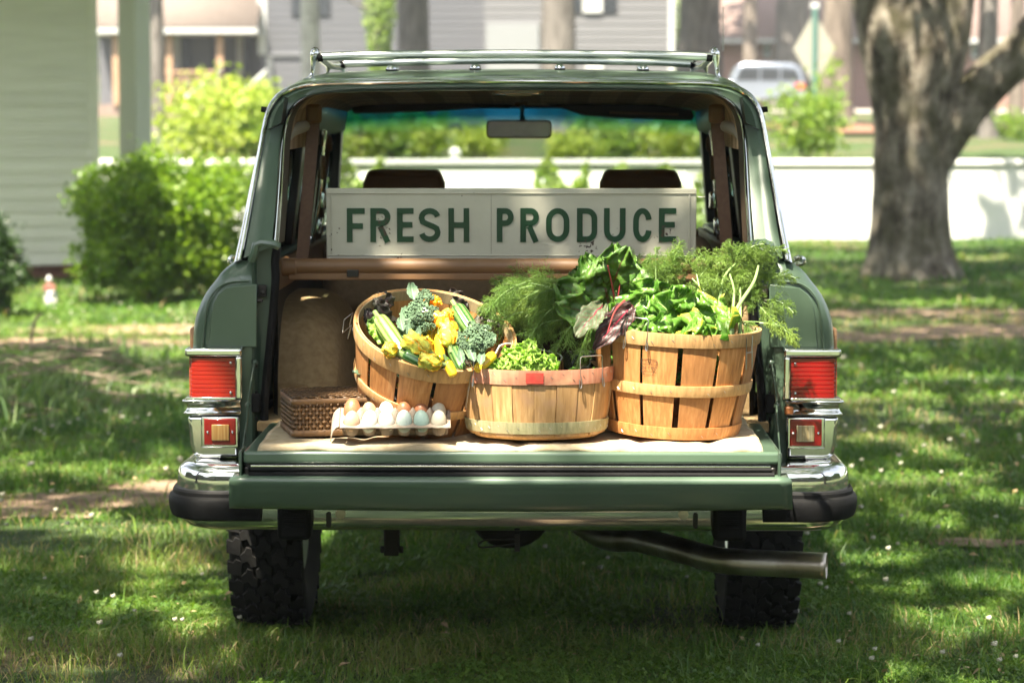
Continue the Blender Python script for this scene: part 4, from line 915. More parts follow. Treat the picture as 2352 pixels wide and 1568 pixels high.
for s in (0, 1):
    m = sweep(bpath(-2, P(632, 1160, -.2).x), SPR); m.f.append(tuple(range((len(m.v)-len(SPR)), len(m.v))))
    (m.mirror() if s else m).build('bumper_strip', BLACK, bmp_, ang=30)
    a = P(636, 1178, -.26); b = P(713, 1241, -.26); g_ = MB(); g_.bb((a.x, -.262, b.z), (b.x, -.17, .64)); g_ = g_.mirror() if s else g_
    G_ = g_.build('bumper_guard', BLACK, bmp_, bevel=.014, seg=3)
    for k in range(9): m = MB().bb((a.x+.022, -.2665, b.z+.035+.0105*k), (a.x+.075, -.2615, b.z+.040+.0105*k)); (m.mirror() if s else m).build('rib', BLACK, G_, bevel=.001, seg=1)
    m = MB(); m.prism([(P(755, 1205, -.2).x+.007*math.cos(q), .548+(.016 if math.sin(q) > 0 else -.016)*1+.007*math.sin(q)) for q in [2*PI*k/16 for k in range(16)]], -.1985, -.2025); (m.mirror() if s else m).build('slot', BLACKTRIM, bmp_)
    m = MB(); m.lathe([(0, -.012), (.013, -.010), (.015, 0), (0, .001)], 12, P(782, 1180, -.205), (0, -1, 0)); (m.mirror() if s else m).build('bolt', STEEL, bmp_)
# the let-down tailgate
YE = -.65; se = 5553/(YE-CAM.y)
def ex(px): return P(px, 1040, YE).x
def ez(py): return P(1176, py, YE).z
zt = ez(1037); tgr = MB(); tgr.bb((ex(557), YE, ez(1066)), (ex(1797), -.03, zt)); TG = tgr.build('tailgate', PAINT, car, bevel=.009, seg=4)
MB().bb((ex(576), YE-.004, ez(1072.5)), (ex(1770), YE+.05, ez(1068.5))).build('bright_strip', CHROME, TG, bevel=.001)
MB().bb((ex(566), YE+.012, ez(1106)), (ex(1788), -.05, ez(1066.5))).build('inner_frame', BLACKTRIM, TG)
MB().tube([(ex(574), YE-.002, ez(1078)), (ex(1772), YE-.002, ez(1078))], .0062, 10).build('weatherstrip', BLACK, TG)
m = MB(); m.grid([[V((x, YE+dy, z)) for x in (ex(572), ex(800), ex(1300), ex(1778))] for dy, z in ((.01, ez(1082)), (-.012, ez(1083.5)), (-.016, ez(1087)), (-.012, ez(1098)), (-.004, ez(1104)))]); m.build('weatherstrip', BLACK, TG, ang=0)
# outer skin, seen below the edge, with its soft pressings
rows = []; N = 46
for k in range(N+1):
    u = k/N; x = ex(530)+(ex(1816)-ex(530))*u; e_ = min(u, 1-u); cx = max(0, 1-e_/.02); row = []
    for j, (dy, z) in enumerate(((.05, .741), (.004, .742), (-.018, .740), (-.029, .735), (-.031, .724), (-.020, .711), (-.016, .703), (-.010, .693), (.000, .681), (.006, .672), (.015, .662), (.024, .653), (.036, .646), (.08, .648), (.25, .655), (.60, .665))):
        row.append(V((x+(-1 if u < .5 else 1)*.010*max(0, (.735-z)/.09)*(1 if e_ < .3 else 0)*(1-e_/.3)-(-1 if u < .5 else 1)*.006*(1 if j < 3 else 0)*cx, YE+dy, z-.0006*math.sin(u*PI)*j)))
    rows.append(row)
mm = MB().grid(rows); sk = mm.build('outer_skin', PAINT, TG, ang=0); sk.modifiers.new('solid', 'SOLIDIFY').thickness = .002
for s in (0, 1):
    m = MB(); m.bb((ex(549), YE-.01, ez(1108)), (ex(556), YE+.10, ez(1036))); m.bb((ex(556), YE+.05, ez(1104)), (ex(574), YE+.10, ez(1066)))
    (m.mirror() if s else m).build('end_bracket', PAINT_IN, TG, bevel=.003)
    m = MB(); m.box((ex(566), YE+.02, ez(1086)), (.014, .03, .030)); (m.mirror() if s else m).build('latch', BLACKTRIM, TG, bevel=.004)
# load floor and inner trim
MB().bb((-.74, -.02, .775), (.74, 1.75, .803)).build('load_floor', CARPET, car, bevel=.004)
for s in (0, 1):
    rows = []
    for py in (640, 700, 760, 830, 900, 965):
        z = P(0, py, .1).z; xx = -.715+.01*(z-.8); rows.append([V((xx+.02, .13, z)), V((xx, .20, z)), V((xx-.01, .8, z)), V((xx-.01, 1.9, z))])
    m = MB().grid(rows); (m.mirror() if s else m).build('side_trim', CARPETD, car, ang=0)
    # wheel arch cover: rounded hump
    m = MB(); rows = []; x1 = P(781, 800, .45).x; zt_ = P(0, 690, .45).z; N = 14
    for k in range(19):
        Y = .32+1.05*k/18; e_ = abs(k/9-1); hh = (zt_-.80)*(1-e_**5*.75)
        row = [V((-.73, Y, .80+hh))]
        for j in range(N+1): a = PI/2*j/N; r = .13; row.append(V((x1-r+r*math.sin(a)+(.02 if 0 else 0), Y, .80+hh-r+r*math.cos(a))))
        row.append(V((x1+.02, Y, .80))); rows.append(row)
    m.v = []; m.f = []; m.uv = []; m.grid(rows); b0 = rows[0]; m.add(b0+[V((-.73, .32, .80))], [tuple(range(len(b0)+1))])
    (m.mirror() if s else m).build('wheel_arch_cover', CARPET, car, ang=50)
# rear seat back, its top, front seats with headrests
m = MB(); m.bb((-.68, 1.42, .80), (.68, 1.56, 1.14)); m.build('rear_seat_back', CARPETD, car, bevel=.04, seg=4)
for s in (0, 1):
    m = MB(); m.bb((-.66, 1.18, 1.02), (-.06, 1.34, 1.285)); (m.mirror() if s else m).build('rear_seat', M('tan_velour', (.20, .14, .075), .8, c2=(.25, .18, .10), scale=40, bmp=.5, bscale=300) if s == 0 else bpy.data.materials['tan_velour'], car, bevel=.06, seg=5)
    a = P(835, 433, 1.95); b = P(1019, 391, 1.95); m = MB()
    m.prism([(a.x-.004, a.z-.25), (a.x-.002, a.z+.02), (a.x+.016, b.z-.002), (a.x+.05, b.z+.003), (b.x-.03, b.z+.002), (b.x-.014, b.z-.004), (b.x+.004, a.z+.02), (b.x+.006, a.z-.25)], 1.93, 2.03)
    if s: m = m.mirror(); m.v = [(x+.02, y, z) for x, y, z in m.v]
    hr = m.build('headrest', LEATHER, car, bevel=.020, seg=4)
    m = MB().tube([(a.x+.02, 1.926, b.z-.022), (b.x-.02, 1.926, b.z-.022)], .0035, 6)
    if s: m = m.mirror(); m.v = [(x+.02, y, z) for x, y, z in m.v]
    m.build('seam', LEATHER, hr)
    m = MB(); m.bb((-.66, 1.90, .80), (-.12, 2.06, 1.30)); (m.mirror() if s else m).build('front_seat', LEATHER, car, bevel=.05, seg=4)
# roller load cover the sign stands on
rx0, rx1 = P(648, 600, .25).x, P(1706, 600, .25).x; zr = P(0, 613, .25).z
rc = MB().tube([(rx0+.03, .25, zr+.003), (rx1-.03, .25, zr+.003)], .0235, 20).build('load_cover', VINYL, car)
MB().bb((rx0+.02, .235, zr-.038), (rx1-.02, .27, zr-.016)).build('lip', VINYL, rc, bevel=.004)
for x in (rx0, rx1-.045): MB().tube([(x, .25, zr), (x+.045, .25, zr)], .027, 20).build('end_cap', VINYL, rc, bevel=.004)
a = P(796, 620, .22); b = P(823, 636, .22); MB().bb((a.x, .226, b.z), (b.x, .2345, a.z)).build('notch_shade', BLACKTRIM, rc, bevel=.002)  # black block painted in for the shade inside a notch
# greenhouse sides: roof rails, posts and glass
GLASS = glassm('side_glass', (.70, .80, .76))[0]
def side(s):
    mi = (lambda m: m.mirror()) if s else (lambda m: m)
    xb = lambda Y: -(.765+.02*min(Y, 1.5)/1.5); xt = lambda Y: -(.715+.02*min(Y, 1.5)/1.5); zb = 1.262; zt_ = lambda Y: 1.68-.012*Y
    def post(Y0, Y1, name='pillar', mat=BLACKTRIM, lean=0, t=.035):
        m = MB(); v = [(xb(Y0), Y0+lean, zb), (xb(Y1), Y1+lean, zb), (xt(Y1), Y1, zt_(Y1)), (xt(Y0), Y0, zt_(Y0))]
        m.add(v+[(x+t, y, z) for x, y, z in v], [(0, 3, 2, 1), (4, 5, 6, 7), (0, 1, 5, 4), (1, 2, 6, 5), (2, 3, 7, 6), (3, 0, 4, 7)]); mi(m).build(name, mat, car, bevel=.005)
        m = MB(); m.add([(x-.008, y, z) for x, y, z in v]+[(x-.001, y, z) for x, y, z in v], [(0, 3, 2, 1), (4, 5, 6, 7), (0, 1, 5, 4), (1, 2, 6, 5), (2, 3, 7, 6), (3, 0, 4, 7)]); mi(m).build(name, PAINT, car)
    post(.30, .50, lean=-.20); post(1.02, 1.14); post(1.72, 1.90); post(2.52, 2.62, lean=.30)
    for Y0, Y1 in ((.50, 1.02), (1.14, 1.72), (1.90, 2.56)):
        m = MB(); m.add([(xb(Y0)+.012, Y0, zb), (xb(Y1)+.012, Y1, zb), (xt(Y1)+.012, Y1, zt_(Y1)), (xt(Y0)+.012, Y0, zt_(Y0))], [(0, 1, 2, 3)]); mi(m).build('side_window', GLASS, car, solid=.004)
        m = MB(); m.tube([(xb(Y0)-.004, Y0, zb+.012), (xb(Y1)-.004, Y1, zb+.012)], .008, 6); mi(m).build('window_strip', CHROME, car)
    m = MB(); m.grid([[V((xt(Y)-.012, Y, zt_(Y)-.03)), V((xt(Y)-.03, Y, zt_(Y))), V((xt(Y)-.01, Y, zt_(Y)+.05)), V((xt(Y)+.05, Y, zt_(Y)+.085))] for Y in (.3, 1.0, 1.8, 2.62)]); mi(m).build('roof_rail', PAINT, car, ang=0)
    m = MB(); m.grid([[V((xt(Y)-.002, Y, zt_(Y)-.035)), V((xt(Y)+.04, Y, zt_(Y)-.015)), V((xt(Y)+.05, Y, zt_(Y)+.06))] for Y in (.12, 1.0, 1.8, 2.62)]); mi(m).build('rail_trim', BLACKTRIM, car, ang=0)
    m = MB(); m.bb((xb(1)-.012, .16, 1.15), (xb(1)+.05, 2.8, 1.262)); mi(m).build('window_sill', PAINT_IN, car, bevel=.01)
    m = MB(); m.bb((xb(1)+.052, .16, 1.16), (xb(1)+.075, 2.75, 1.25)); mi(m).build('door_cap', VINYL, car, bevel=.01)
    for Y in (1.0, 2.0): m = MB(); m.bb((xb(1)-.005, Y, .66), (xb(1)+.05, Y+.95, 1.15)); mi(m).build('door_lining', VINYL, car, bevel=.01)
    for Y, px0, py0, px1, py1, w_ in ((.55, 722, 262, 694, 600, .038), (1.75, 748, 330, 722, 590, .034)):
        a = P(px0, py0, Y); b = P(px1, py1, Y-.05); m = MB(); m.bar(a, b, w_, .003, up=(0, 1, 0)); mi(m).build('seat_belt', BELT, car)
        q = P(px0-1, py0, Y); m = MB(); m.box(q, (.05, .03, .06)); mi(m).build('belt_anchor', VINYL, car, bevel=.012)
    m = MB(); m.box(P(742, 385, 1.4), (.02, .03, .085)); mi(m).build('belt_buckle', VINYL, car, bevel=.008)
    m = MB(); m.tube(cat([P(748, 300, 1.4), P(742, 345, 1.4), P(736, 440, 1.4), P(716, 560, 1.4)], 12), .006, 6); mi(m).build('belt_stalk', CHROME, car)
    for (px, py) in ((745, 460), (712, 555), (735, 520)): m = MB(); m.box(P(px, py, 1.5), (.02, .03, .06)); mi(m).build('window_catch', CHROME, car, bevel=.006)
    m = MB(); m.tube(cat([P(700, 290, .5), P(672, 300, .4), P(655, 318, .3)], 6), .018, 10); mi(m).build('corner_trim', M('pale_vinyl', (.36, .33, .26), .6) if s == 0 else bpy.data.materials['pale_vinyl'], car)
side(0); side(1)
# windscreen with its blue tinted band
wm, wt, wtr = glassm('windscreen_glass', (.93, .97, .95), k=.5)
tc = wt.nodes.new('ShaderNodeTexCoord'); sp = wt.nodes.new('ShaderNodeSeparateXYZ'); wt.links.new(tc.outputs['Object'], sp.inputs[0])
zz0 = P(0, 300, 2.75).z; zz1 = P(0, 262, 2.65).z
mr = wt.nodes.new('ShaderNodeMapRange'); mr.inputs[1].default_value = zz0; mr.inputs[2].default_value = zz1
sq = mth(wt, 'ADD', sp.outputs[2], mth(wt, 'MULTIPLY', mth(wt, 'POWER', mth(wt, 'ABSOLUTE', sp.outputs[0]), 2.), .055)); wt.links.new(sq, mr.inputs[0])
wt.links.new(ramp(wt, mr.outputs[0], [(0, (.93, .97, .95)), (.35, (.72, .90, .95)), (1, (.07, .40, .60))]), wtr.inputs[0])
zw0, zw1 = 1.20, P(0, 232, 2.62).z
m = MB(); m.grid([[V((x*k_, Y+.06*(1-x*x*1.6)*1.0, z)) for x in [-.78+.13*i for i in range(13)]] for Y, z, k_ in ((3.02, zw0, 1.03), (2.85, 1.42, .99), (2.64, zw1, .93))]); m.build('windscreen', wm, car, solid=.005, ang=0)
m = MB(); m.bb((-.76, 2.60, zw1-.03), (.76, 2.70, zw1+.04)); m.build('windscreen_header', BLACKTRIM, car, bevel=.01)
MB().bb((-.80, 2.75, 1.10), (.80, 3.1, 1.21)).build('dashboard', BLACKTRIM, car, bevel=.03)
VIS = M('dark_visor', (.018, .013, .010), .6)
def vis(pts, Y0, Y1): MB().prism([(P(a, b, Y0).x, P(a, b, Y0).z) for a, b in pts], Y0, Y1).build('sun_visor', VIS, car, bevel=.006, seg=3)
vis([(1252, 238), (1500, 240), (1588, 252), (1596, 266), (1590, 277), (1560, 277), (1420, 272), (1340, 266), (1300, 252)], 2.45, 2.47)
vis([(802, 240), (830, 236), (1000, 236), (1175, 240), (1172, 250), (1090, 250), (1000, 256), (812, 262)], 2.45, 2.55)
m = MB(); a = P(1400, 259, 2.444); b = P(1558, 263, 2.444); m.bar(a, b, .006, .010); m.build('visor_strip', VINYL, car)
Ym = 2.35; a = P(1117, 276, Ym); b = P(1267, 318, Ym)
def rrect(x0, z0, x1, z1, r, n=5):
    out = []
    for cx, cz, a0 in ((x1-r, z1-r, 0), (x0+r, z1-r, 1), (x0+r, z0+r, 2), (x1-r, z0+r, 3)):
        for k in range(n+1): t = (a0+k/n)*PI/2; out.append((cx+r*math.cos(t), cz+r*math.sin(t)))
    return out
mir = MB().prism(rrect(a.x, b.z, b.x, a.z, .018), Ym, Ym+.03).build('rear_view_mirror', VINYL, car, bevel=.004)
m = MB().prism(rrect(a.x+.006, b.z+.006, b.x-.006, a.z-.006, .014), Ym-.003, Ym+.002); mg = m.build('mirror_glass', M('mirror_glass', (.75, .72, .62), .03, 1), mir)
a = P(1200, 276, Ym+.02); m = MB(); m.tube([a, P(1199, 262, Ym+.03), P(1200, 240, Ym+.05)], [.012, .007, .011], 10); m.build('mirror_stem', M('blue_stem', (.03, .25, .50), .15, coat=.5), mir)
MB().box(P(1197, 237, Ym+.05), (.05, .03, .02)).build('mirror_mount', VINYL, mir, bevel=.005)
dl = MB().prism(rrect(P(1132, 217, .75).x, 0, P(1250, 217, .75).x, .10, .03), 0, .014, lambda u, v, d: V((u, .65+v, P(0, 212, .7).z+.006-d))).build('dome_light', CHROME, car, bevel=.004)
MB().bb((-.03, .68, P(0, 212, .7).z-.012), (.05, .73, P(0, 212, .7).z-.005)).build('diffuser', M('lamp_diffuser', (.5, .45, .36), .4), dl, bevel=.003)
# roof rack
Y1, Y2 = .45, 1.29
rk = MB(); bars = []
for Y, pts in ((Y1, ((738, 134), (850, 130), (1177, 127), (1510, 130), (1640, 134))), (Y2, ((790, 150), (900, 147), (1180, 142), (1480, 146), (1592, 151)))):
    bars.append(MB().tube(cat([P(a, b-3, Y) for a, b in pts], 40), .0125 if Y == Y1 else .0125, 12).build('rack_crossbar', ALU, car))
for s in (0, 1):
    for (Y, px, pt, pb, lean) in ((Y1, 724, 113, 184, -10), (1.05, 757, 146, 178, -8), (1.30, 786, 150, 178, 6)):
        a = P(px, pt, Y); b = P(px+lean, pb+3, Y); w_ = 1 if Y == Y1 else .75; m = MB()
        m.tube(cat([a+V((0, 0, .0)), a.lerp(b, .25), a.lerp(b, .6), b.lerp(a, .14), b+V((-.012, 0, -.004))], 14), [.008*w_, .016*w_, .020*w_, .019*w_, .015*w_, .012*w_, .010*w_, .0095*w_, .009*w_, .0095*w_, .011*w_, .014*w_, .019*w_, .023*w_], 10, sy=.7)
        p_ = (m.mirror() if s else m).build('rack_post', CHROME, car)
        m = MB(); m.box(b+V((-.008, 0, -.008)), (.045, .06, .010)); (m.mirror() if s else m).build('foot_pad', BLACK, p_, bevel=.003)
    m = MB(); m.tube([P(724, 121, Y1), P(757, 149, 1.05), P(784, 153, 1.32)], [.017, .015, .015], 12, sx=.8); m.tube([P(757, 149, 1.05), P(772, 150, 1.32), V((-.60, 2.2, 1.84))], .015, 10) if 0 else None; (m.mirror() if s else m).build('rack_rail', CHROME, car)
    for q_ in ([P(729, 133, Y1), P(742, 132, Y1)], [P(779, 150, Y2), P(793, 149, Y2)]): m = MB().tube(q_, .0135, 10); (m.mirror() if s else m).build('bar_clamp', BLACK, car)
for px in (899, 1091, 1286, 1478):
    a = P(px, 168, .62); zr_ = min(OUT, key=lambda p: abs(p.x-a.x)).z+.036; m = MB(); m.bb((a.x-.0165, .60, zr_-.010), (a.x+.0165, 2.3, zr_-.003)); st = m.build('skid_strip', BLACK, car)
    for k in range(5): m = MB(); m.lathe([(.0, .010), (.008, .009), (.014, .004), (.0165, -.002), (.0165, -.003)], 12, (a.x, .615+.035*k, zr_-.001+.001*k), sy=1.1); m.build('stud', CHROME, st)
# wheels: tyre, tread blocks, rim
TBLK = M('tread_rubber', (.016, .016, .0155), .7, c2=(.022, .021, .020), scale=14, bmp=.4, bscale=120, spec=.18)
def wheel(x, Y, tread=True):
    R_ = .395; W = .238; zc = R_-.015
    prof = [(.20, -W*.36), (.27, -W*.47), (.33, -W*.5), (.362, -W*.475), (.380, -W*.42), (.386, -W*.3), (.388, 0), (.386, W*.3), (.380, W*.42), (.362, W*.475), (.33, W*.5), (.27, W*.47), (.20, W*.36)]
    m = MB().lathe(prof, 64, (x, Y, zc), (1, 0, 0)); ty = m.build('tyre', TYRE, car, ang=0)
    MB().lathe([(0, -.05), (.12, -.05), (.2, -.09), (.21, 0), (.2, .09), (.05, .07), (0, .07)], 32, (x, Y, zc), (1, 0, 0)).build('rim', ALU, ty, ang=40)
    if not tread: return
    shapes = {'c': [(-.5, -.42), (-.15, -.5), (.05, -.2), (.42, -.28), (.5, .1), (.2, .28), (.1, .5), (-.22, .42), (-.28, .08), (-.5, -.02)], 's': [(-.5, -.35), (.42, -.46), (.5, .28), (.1, .42), (-.1, .2), (-.48, .30)]}
    meshes = {}
    cols = [(-.095, 's', .050, 0), (-.050, 'c', .053, .5), (0.0, 'c', .054, .05), (.050, 'c', .053, .55), (.095, 's', .048, .1)]
    N = 33
    for ci, (cx, kd, w_, ph) in enumerate(cols):
        m = MB(); L = 2*PI*.395/N*.96; sg = 1 if ci % 2 == 0 else -1
        rr_ = .3955-(.005 if kd == 's' else 0)
        def f_(u, v, d): a = v*L/.395; return V((u*w_*sg, math.sin(a)*(rr_+d), math.cos(a)*(rr_+d)-(0 if abs(u*w_*sg+cx) < .100 else .006)))
        m.prism(shapes[kd], -.014, .0, f_); 
        for q in (-.12, .16): pass
        first = m.build('tread_block', TBLK, ty, bevel=.0018, seg=1); first.location = (x+cx, Y, zc)
        for k in range(N):
            o = first if k == 0 else first.copy()
            if k: COL.objects.link(o)
            o.rotation_euler = (2*PI*(k+ph)/N, 0, 0)
wheel(-.800, 1.02); wheel(.796, 1.02); wheel(-.74, 3.75, False); wheel(.74, 3.75, False)
# running gear
MB().tube([(-.62, 1.02, .385), (.62, 1.02, .385)], .042, 12).build('axle', DARKSTEEL, car)
MB().ball((P(1172, 1260, 1.02).x, 1.0, .385), .135, 18, 12, (1.05, .9, .95)).build('differential', DARKSTEEL, car)
MB().bb((-.42, .45, .44), (.22, .95, .60)).build('fuel_tank', DARKSTEEL, car, bevel=.04, seg=3)
a = P(900, 1250, .3); m = MB(); m.box((a.x, .3, a.z+.02), (.045, .06, .10)); m.tube([(a.x-.035, .3, a.z-.015), (a.x+.035, .3, a.z-.015)], .012, 8); m.build('shackle', DARKSTEEL, car, bevel=.004)
a = P(1120, 1247, -.1); b = P(1172, 1243, -.1); m = MB(); m.tube(cat([a+V((-.022, .0, .002)), a+V((-.026, 0, -.006)), a+V((-.01, 0, -.012)), b+V((.01, 0, -.006)), b+V((.012, 0, .006)), a+V((.0, .0, .010)), a+V((-.022, .0, .002))], 24), .0028, 6); m.box(b+V((.02, 0, -.002)), (.016, .02, .05)); m.build('tow_hook', DARKSTEEL, car)
m = MB(); pp = cat([P(1290, 1170, 1.1), P(1385, 1232, .85), P(1470, 1240, .70), P(1560, 1262, .50), P(1640, 1284, .34), P(1700, 1290, .28), P(1790, 1294, .25), P(1899, 1299, .22)], 40)
m.tube(pp, .0395, 28, cap=False); pi_ = m.build('tailpipe', STEEL, car); pi_.modifiers.new('s', 'SOLIDIFY').thickness = .003
# ------------------------------------------------------------------ the painted tin sign
def tin(name, c, c2, rust=.68):
    m, t, b, o = _new(name); co = coords(t, rnd=False)
    col = ramp(t, nzn(t, co, 6, 5), [(.35, c), (.65, c2)]); r = mth(t, 'GREATER_THAN', mth(t, 'ADD', mth(t, 'MULTIPLY', nzn(t, co, 80, 3), .5), mth(t, 'MULTIPLY', nzn(t, co, 7, 2), .5)), rust-.04)
    col = mixc(t, r, col, (.05, .03, .02)); t.links.new(col, b.inputs['Base Color']); b.inputs['Roughness'].default_value = .35
    bump(t, b, nzn(t, co, 9, 3), .35, .006); return m
SW = tin('sign_cream', (.44, .43, .345), (.51, .50, .41)); SG = tin('sign_green', (.003, .036, .011), (.006, .050, .017), .67)
YS = .31
def sp_(px, py): return P(px, py, YS)
a = sp_(750, 597); b = sp_(1600, 433); sg = thing('sign', 'long cream tin sign lettered FRESH PRODUCE in green, standing on the load cover', 'sign', ((a.x+b.x)/2, YS, a.z))
MB().bb((a.x, YS, a.z), (b.x, YS+.028, b.z)).build('panel', SW, sg, bevel=.003)
m = MB(); t_ = .004
for (x0, z0, x1, z1) in ((a.x+.003, b.z-.017, b.x-.003, b.z-.012), (a.x+.003, a.z+.012, b.x-.003, a.z+.016), (a.x+.014, a.z+.018, a.x+.018, b.z-.019), (b.x-.024, a.z+.018, b.x-.018, b.z-.019)): m.bb((x0, YS-.004, z0), (x1, YS-.0005, z1))
m.build('raised_edge', SW, sg, bevel=.0015)
MB().bb((sp_(1128, 0).x-.0008, YS-.0012, a.z+.018), (sp_(1128, 0).x+.0008, YS-.0003, b.z-.019)).build('seam', M('seam_grey', (.25, .24, .19), .7), sg)
m = MB(); q = sp_(1603, 452); m.tube([q, q+V((.014, -.002, -.001)), q+V((.022, 0, 0))], .0012, 5); m.build('wire_hook', WIRE, sg)
EMB = M('sign_emboss', (.47, .46, .39), .35)
def ribbon(pts, t, w3, closed=False, d0=-.0035, d1=-.0004):
    """flat stroke of width t along 2D points, as a solid"""
    n = len(pts); mb = MB(); rows = []
    for i in range(n):
        p = V(pts[i]); a_ = V(pts[(i-1) % n]) if closed or i else None; c_ = V(pts[(i+1) % n]) if closed or i < n-1 else None
        d1_ = (p-a_).normalized() if a_ is not None else (c_-p).normalized(); d2_ = (c_-p).normalized() if c_ is not None else d1_
        n1 = V((-d1_.y, d1_.x)); n2 = V((-d2_.y, d2_.x)); mm_ = (n1+n2).normalized(); k = min(1/max(mm_.dot(n1), .35), 1.6); o_ = mm_*(t/2*k)
        A, B_ = p+o_, p-o_; rows.append([w3(A.x, A.y, d0), w3(B_.x, B_.y, d0), w3(B_.x, B_.y, d1), w3(A.x, A.y, d1)])
    mb.grid(rows, cu=True, cv=closed)
    if not closed: mb.f += [(3, 2, 1, 0), tuple(len(mb.v)-4+i for i in range(4))]
    return mb
def arc(cx, cy, rx, ry, a0, a1, n=10): return [(cx+rx*math.cos(rad(a0+(a1-a0)*k/n)), cy+ry*math.sin(rad(a0+(a1-a0)*k/n))) for k in range(n+1)]
def letter(ch, w_, h, t):
    q = t/2; S_ = []
    if ch == 'F': S_ = [([(q, 0), (q, h)], 0), ([(t, h-q), (w_, h-q)], 0), ([(t, h*.47), (w_*.9, h*.47)], 0)]
    if ch == 'E': S_ = [([(q, 0), (q, h)], 0), ([(t, h-q), (w_, h-q)], 0), ([(t, h*.51), (w_*.93, h*.51)], 0), ([(t, q), (w_, q)], 0)]
    if ch == 'H': S_ = [([(q, 0), (q, h)], 0), ([(w_-q, 0), (w_-q, h)], 0), ([(t, h*.5), (w_-t, h*.5)], 0)]
    if ch in 'PR':
        r = (h*.53)/2-q; b_ = h-t-2*r+q; cx = w_-q-r*.9; S_ = [([(q, 0), (q, h)], 0), ([(t, h-q)]+arc(cx, h-q-r, r*.9, r, 90, -90, 12)+[(t, h-q-2*r)], 0)]
        if ch == 'R': S_.append(([(w_*.48, h-2*q-2*r-.0002), (w_-q, 0)], 0))
    if ch == 'D': rx = w_-t-(w_*.35); S_ = [([(q, 0), (q, h)], 0), ([(t, h-q)]+arc(w_-q-rx, h*.5+.18*h, rx, h*.32-q, 90, 0, 7)+arc(w_-q-rx, h*.5-.18*h, rx, h*.32-q, 0, -90, 7)+[(t, q)], 0)]
    if ch == 'O': r = w_/2-q; ry = h*.30; S_ = [(arc(w_/2, h-ry-q+.0, r, ry, 0, 180, 14)+arc(w_/2, ry+q, r, ry, 180, 360, 14), 1)]
    if ch == 'U': r = w_/2-q; S_ = [([(q, h)]+arc(w_/2, r*1.1+q, r, r*1.1, 180, 360, 14)+[(w_-q, h)], 0)]
    if ch == 'C': r = w_/2-q; ry = h*.30; S_ = [(arc(w_/2, h-ry-q, r, ry, 8, 180, 14)+arc(w_/2, ry+q, r, ry, 180, 352, 14), 0)]
    if ch == 'S':
        r = w_/2-q; ry = h*.25-q*.55; S_ = [(arc(w_/2, h-ry-q, r, ry, 12, 180, 9)+[(w_*.5-r*.86, h*.60), (w_*.5-r*.45, h*.545), (w_*.5+r*.45, h*.455), (w_*.5+r*.86, h*.40)]+arc(w_/2, ry+q, r, ry, 0, -168, 9), 0)]
    return S_
for word in ((('F', 797, 838), ('R', 851, 897), ('E', 912, 950), ('S', 962, 1012), ('H', 1030, 1078)), (('P', 1141, 1180), ('R', 1195, 1238), ('O', 1254, 1308), ('D', 1325, 1372), ('U', 1387, 1437), ('C', 1454, 1497), ('E', 1513, 1553))):
    for ch, x0, x1 in word:
        p0 = sp_(x0, 556); p1 = sp_(x1, 478); L_ = MB()
        for pts, cl_ in letter(ch, p1.x-p0.x, p1.z-p0.z, .0172):
            r_ = ribbon(pts, .0172, lambda u, v, d: V((p0.x+u, YS+d, p0.z+v)), bool(cl_)); L_.add(r_.v, r_.f)
        lo_ = L_.build('letter', SG, sg, smooth=False)
        E_ = MB()
        for pts, cl_ in letter(ch, p1.x-p0.x, p1.z-p0.z, .0172):
            r_ = ribbon(pts, .0222, lambda u, v, d: V((p0.x+u, YS+d, p0.z+v)), bool(cl_), -.0018, -.0003); E_.add(r_.v, r_.f)
        E_.build('emboss', EMB, lo_, smooth=False)
# ------------------------------------------------------------------ the quilted carpet on the tailgate
ZM_ = .822
MATM = M('pale_carpet_underlay', (.40, .31, .19), .95, c2=(.52, .43, .29), scale=25, bmp=1, bscale=350, bdist=.003)
rows = []; x0 = P(592, 1030, -.63).x; x1 = P(1752, 1030, -.63).x
for i in range(26):
    v_ = i/25; row = []
    for j in range(110):
        u = j/109; x = x0+(x1-x0)*u; y = -.638+.70*v_+.008*nz(x, 0, 1, 6)*(1-v_)
        z = ZM_-.006+.008*nz(x, y, 2, 5)+.006*nz(x, y, 5, 14)-(.008*max(0, 1-v_/.05))
        for gx in (-.42, .02, .33, .52): z -= .007*math.exp(-((x-gx-.15*(y+.6))/.02)**2)
        row.append(V((x, y, z)))
    rows.append(row)
m = MB().grid(rows); mat_ = m.build('cargo_mat', MATM, ang=0); mat_.modifiers.new('s', 'SOLIDIFY').thickness = .012
tag(mat_, 'crumpled pale tan carpet mat spread over the let-down tailgate', 'mat')
# ------------------------------------------------------------------ baskets
WOODS = {}
def woodm(name, c, c2, st=None):
    m, t, b, o = _new(name); co = coords(t, (22, 22, 1.1)); cb = coords(t, (2, 2, 1.4))
    g = nzn(t, co, 5, 7, .6); w_ = nzn(t, cb, 3, 3); oi = t.nodes.new('ShaderNodeObjectInfo')
    col = ramp(t, g, [(.30, tuple(k*.62 for k in c)), (.5, c), (.68, c2)]); col = mixc(t, mth(t, 'MULTIPLY', ramp(t, w_, [(.42, (0, 0, 0)), (.62, (1, 1, 1))]), .45), col, tuple(k*.72 for k in c))
    if st: col = mixc(t, ramp(t, nzn(t, coords(t, (3, 3, 3)), 6, 4), [(.5, (0, 0, 0)), (.66, (.7, .7, .7))]), col, st)
    k = mth(t, 'ADD', mth(t, 'MULTIPLY', oi.outputs['Random'], .36), .82); cc = t.nodes.new('ShaderNodeCombineXYZ')
    for i in range(3): t.links.new(k, cc.inputs[i])
    col = mixc(t, 1., col, cc.outputs[0], 'MULTIPLY'); t.links.new(col, b.inputs['Base Color']); b.inputs['Roughness'].default_value = .55; bump(t, b, g, .35, .002); return m
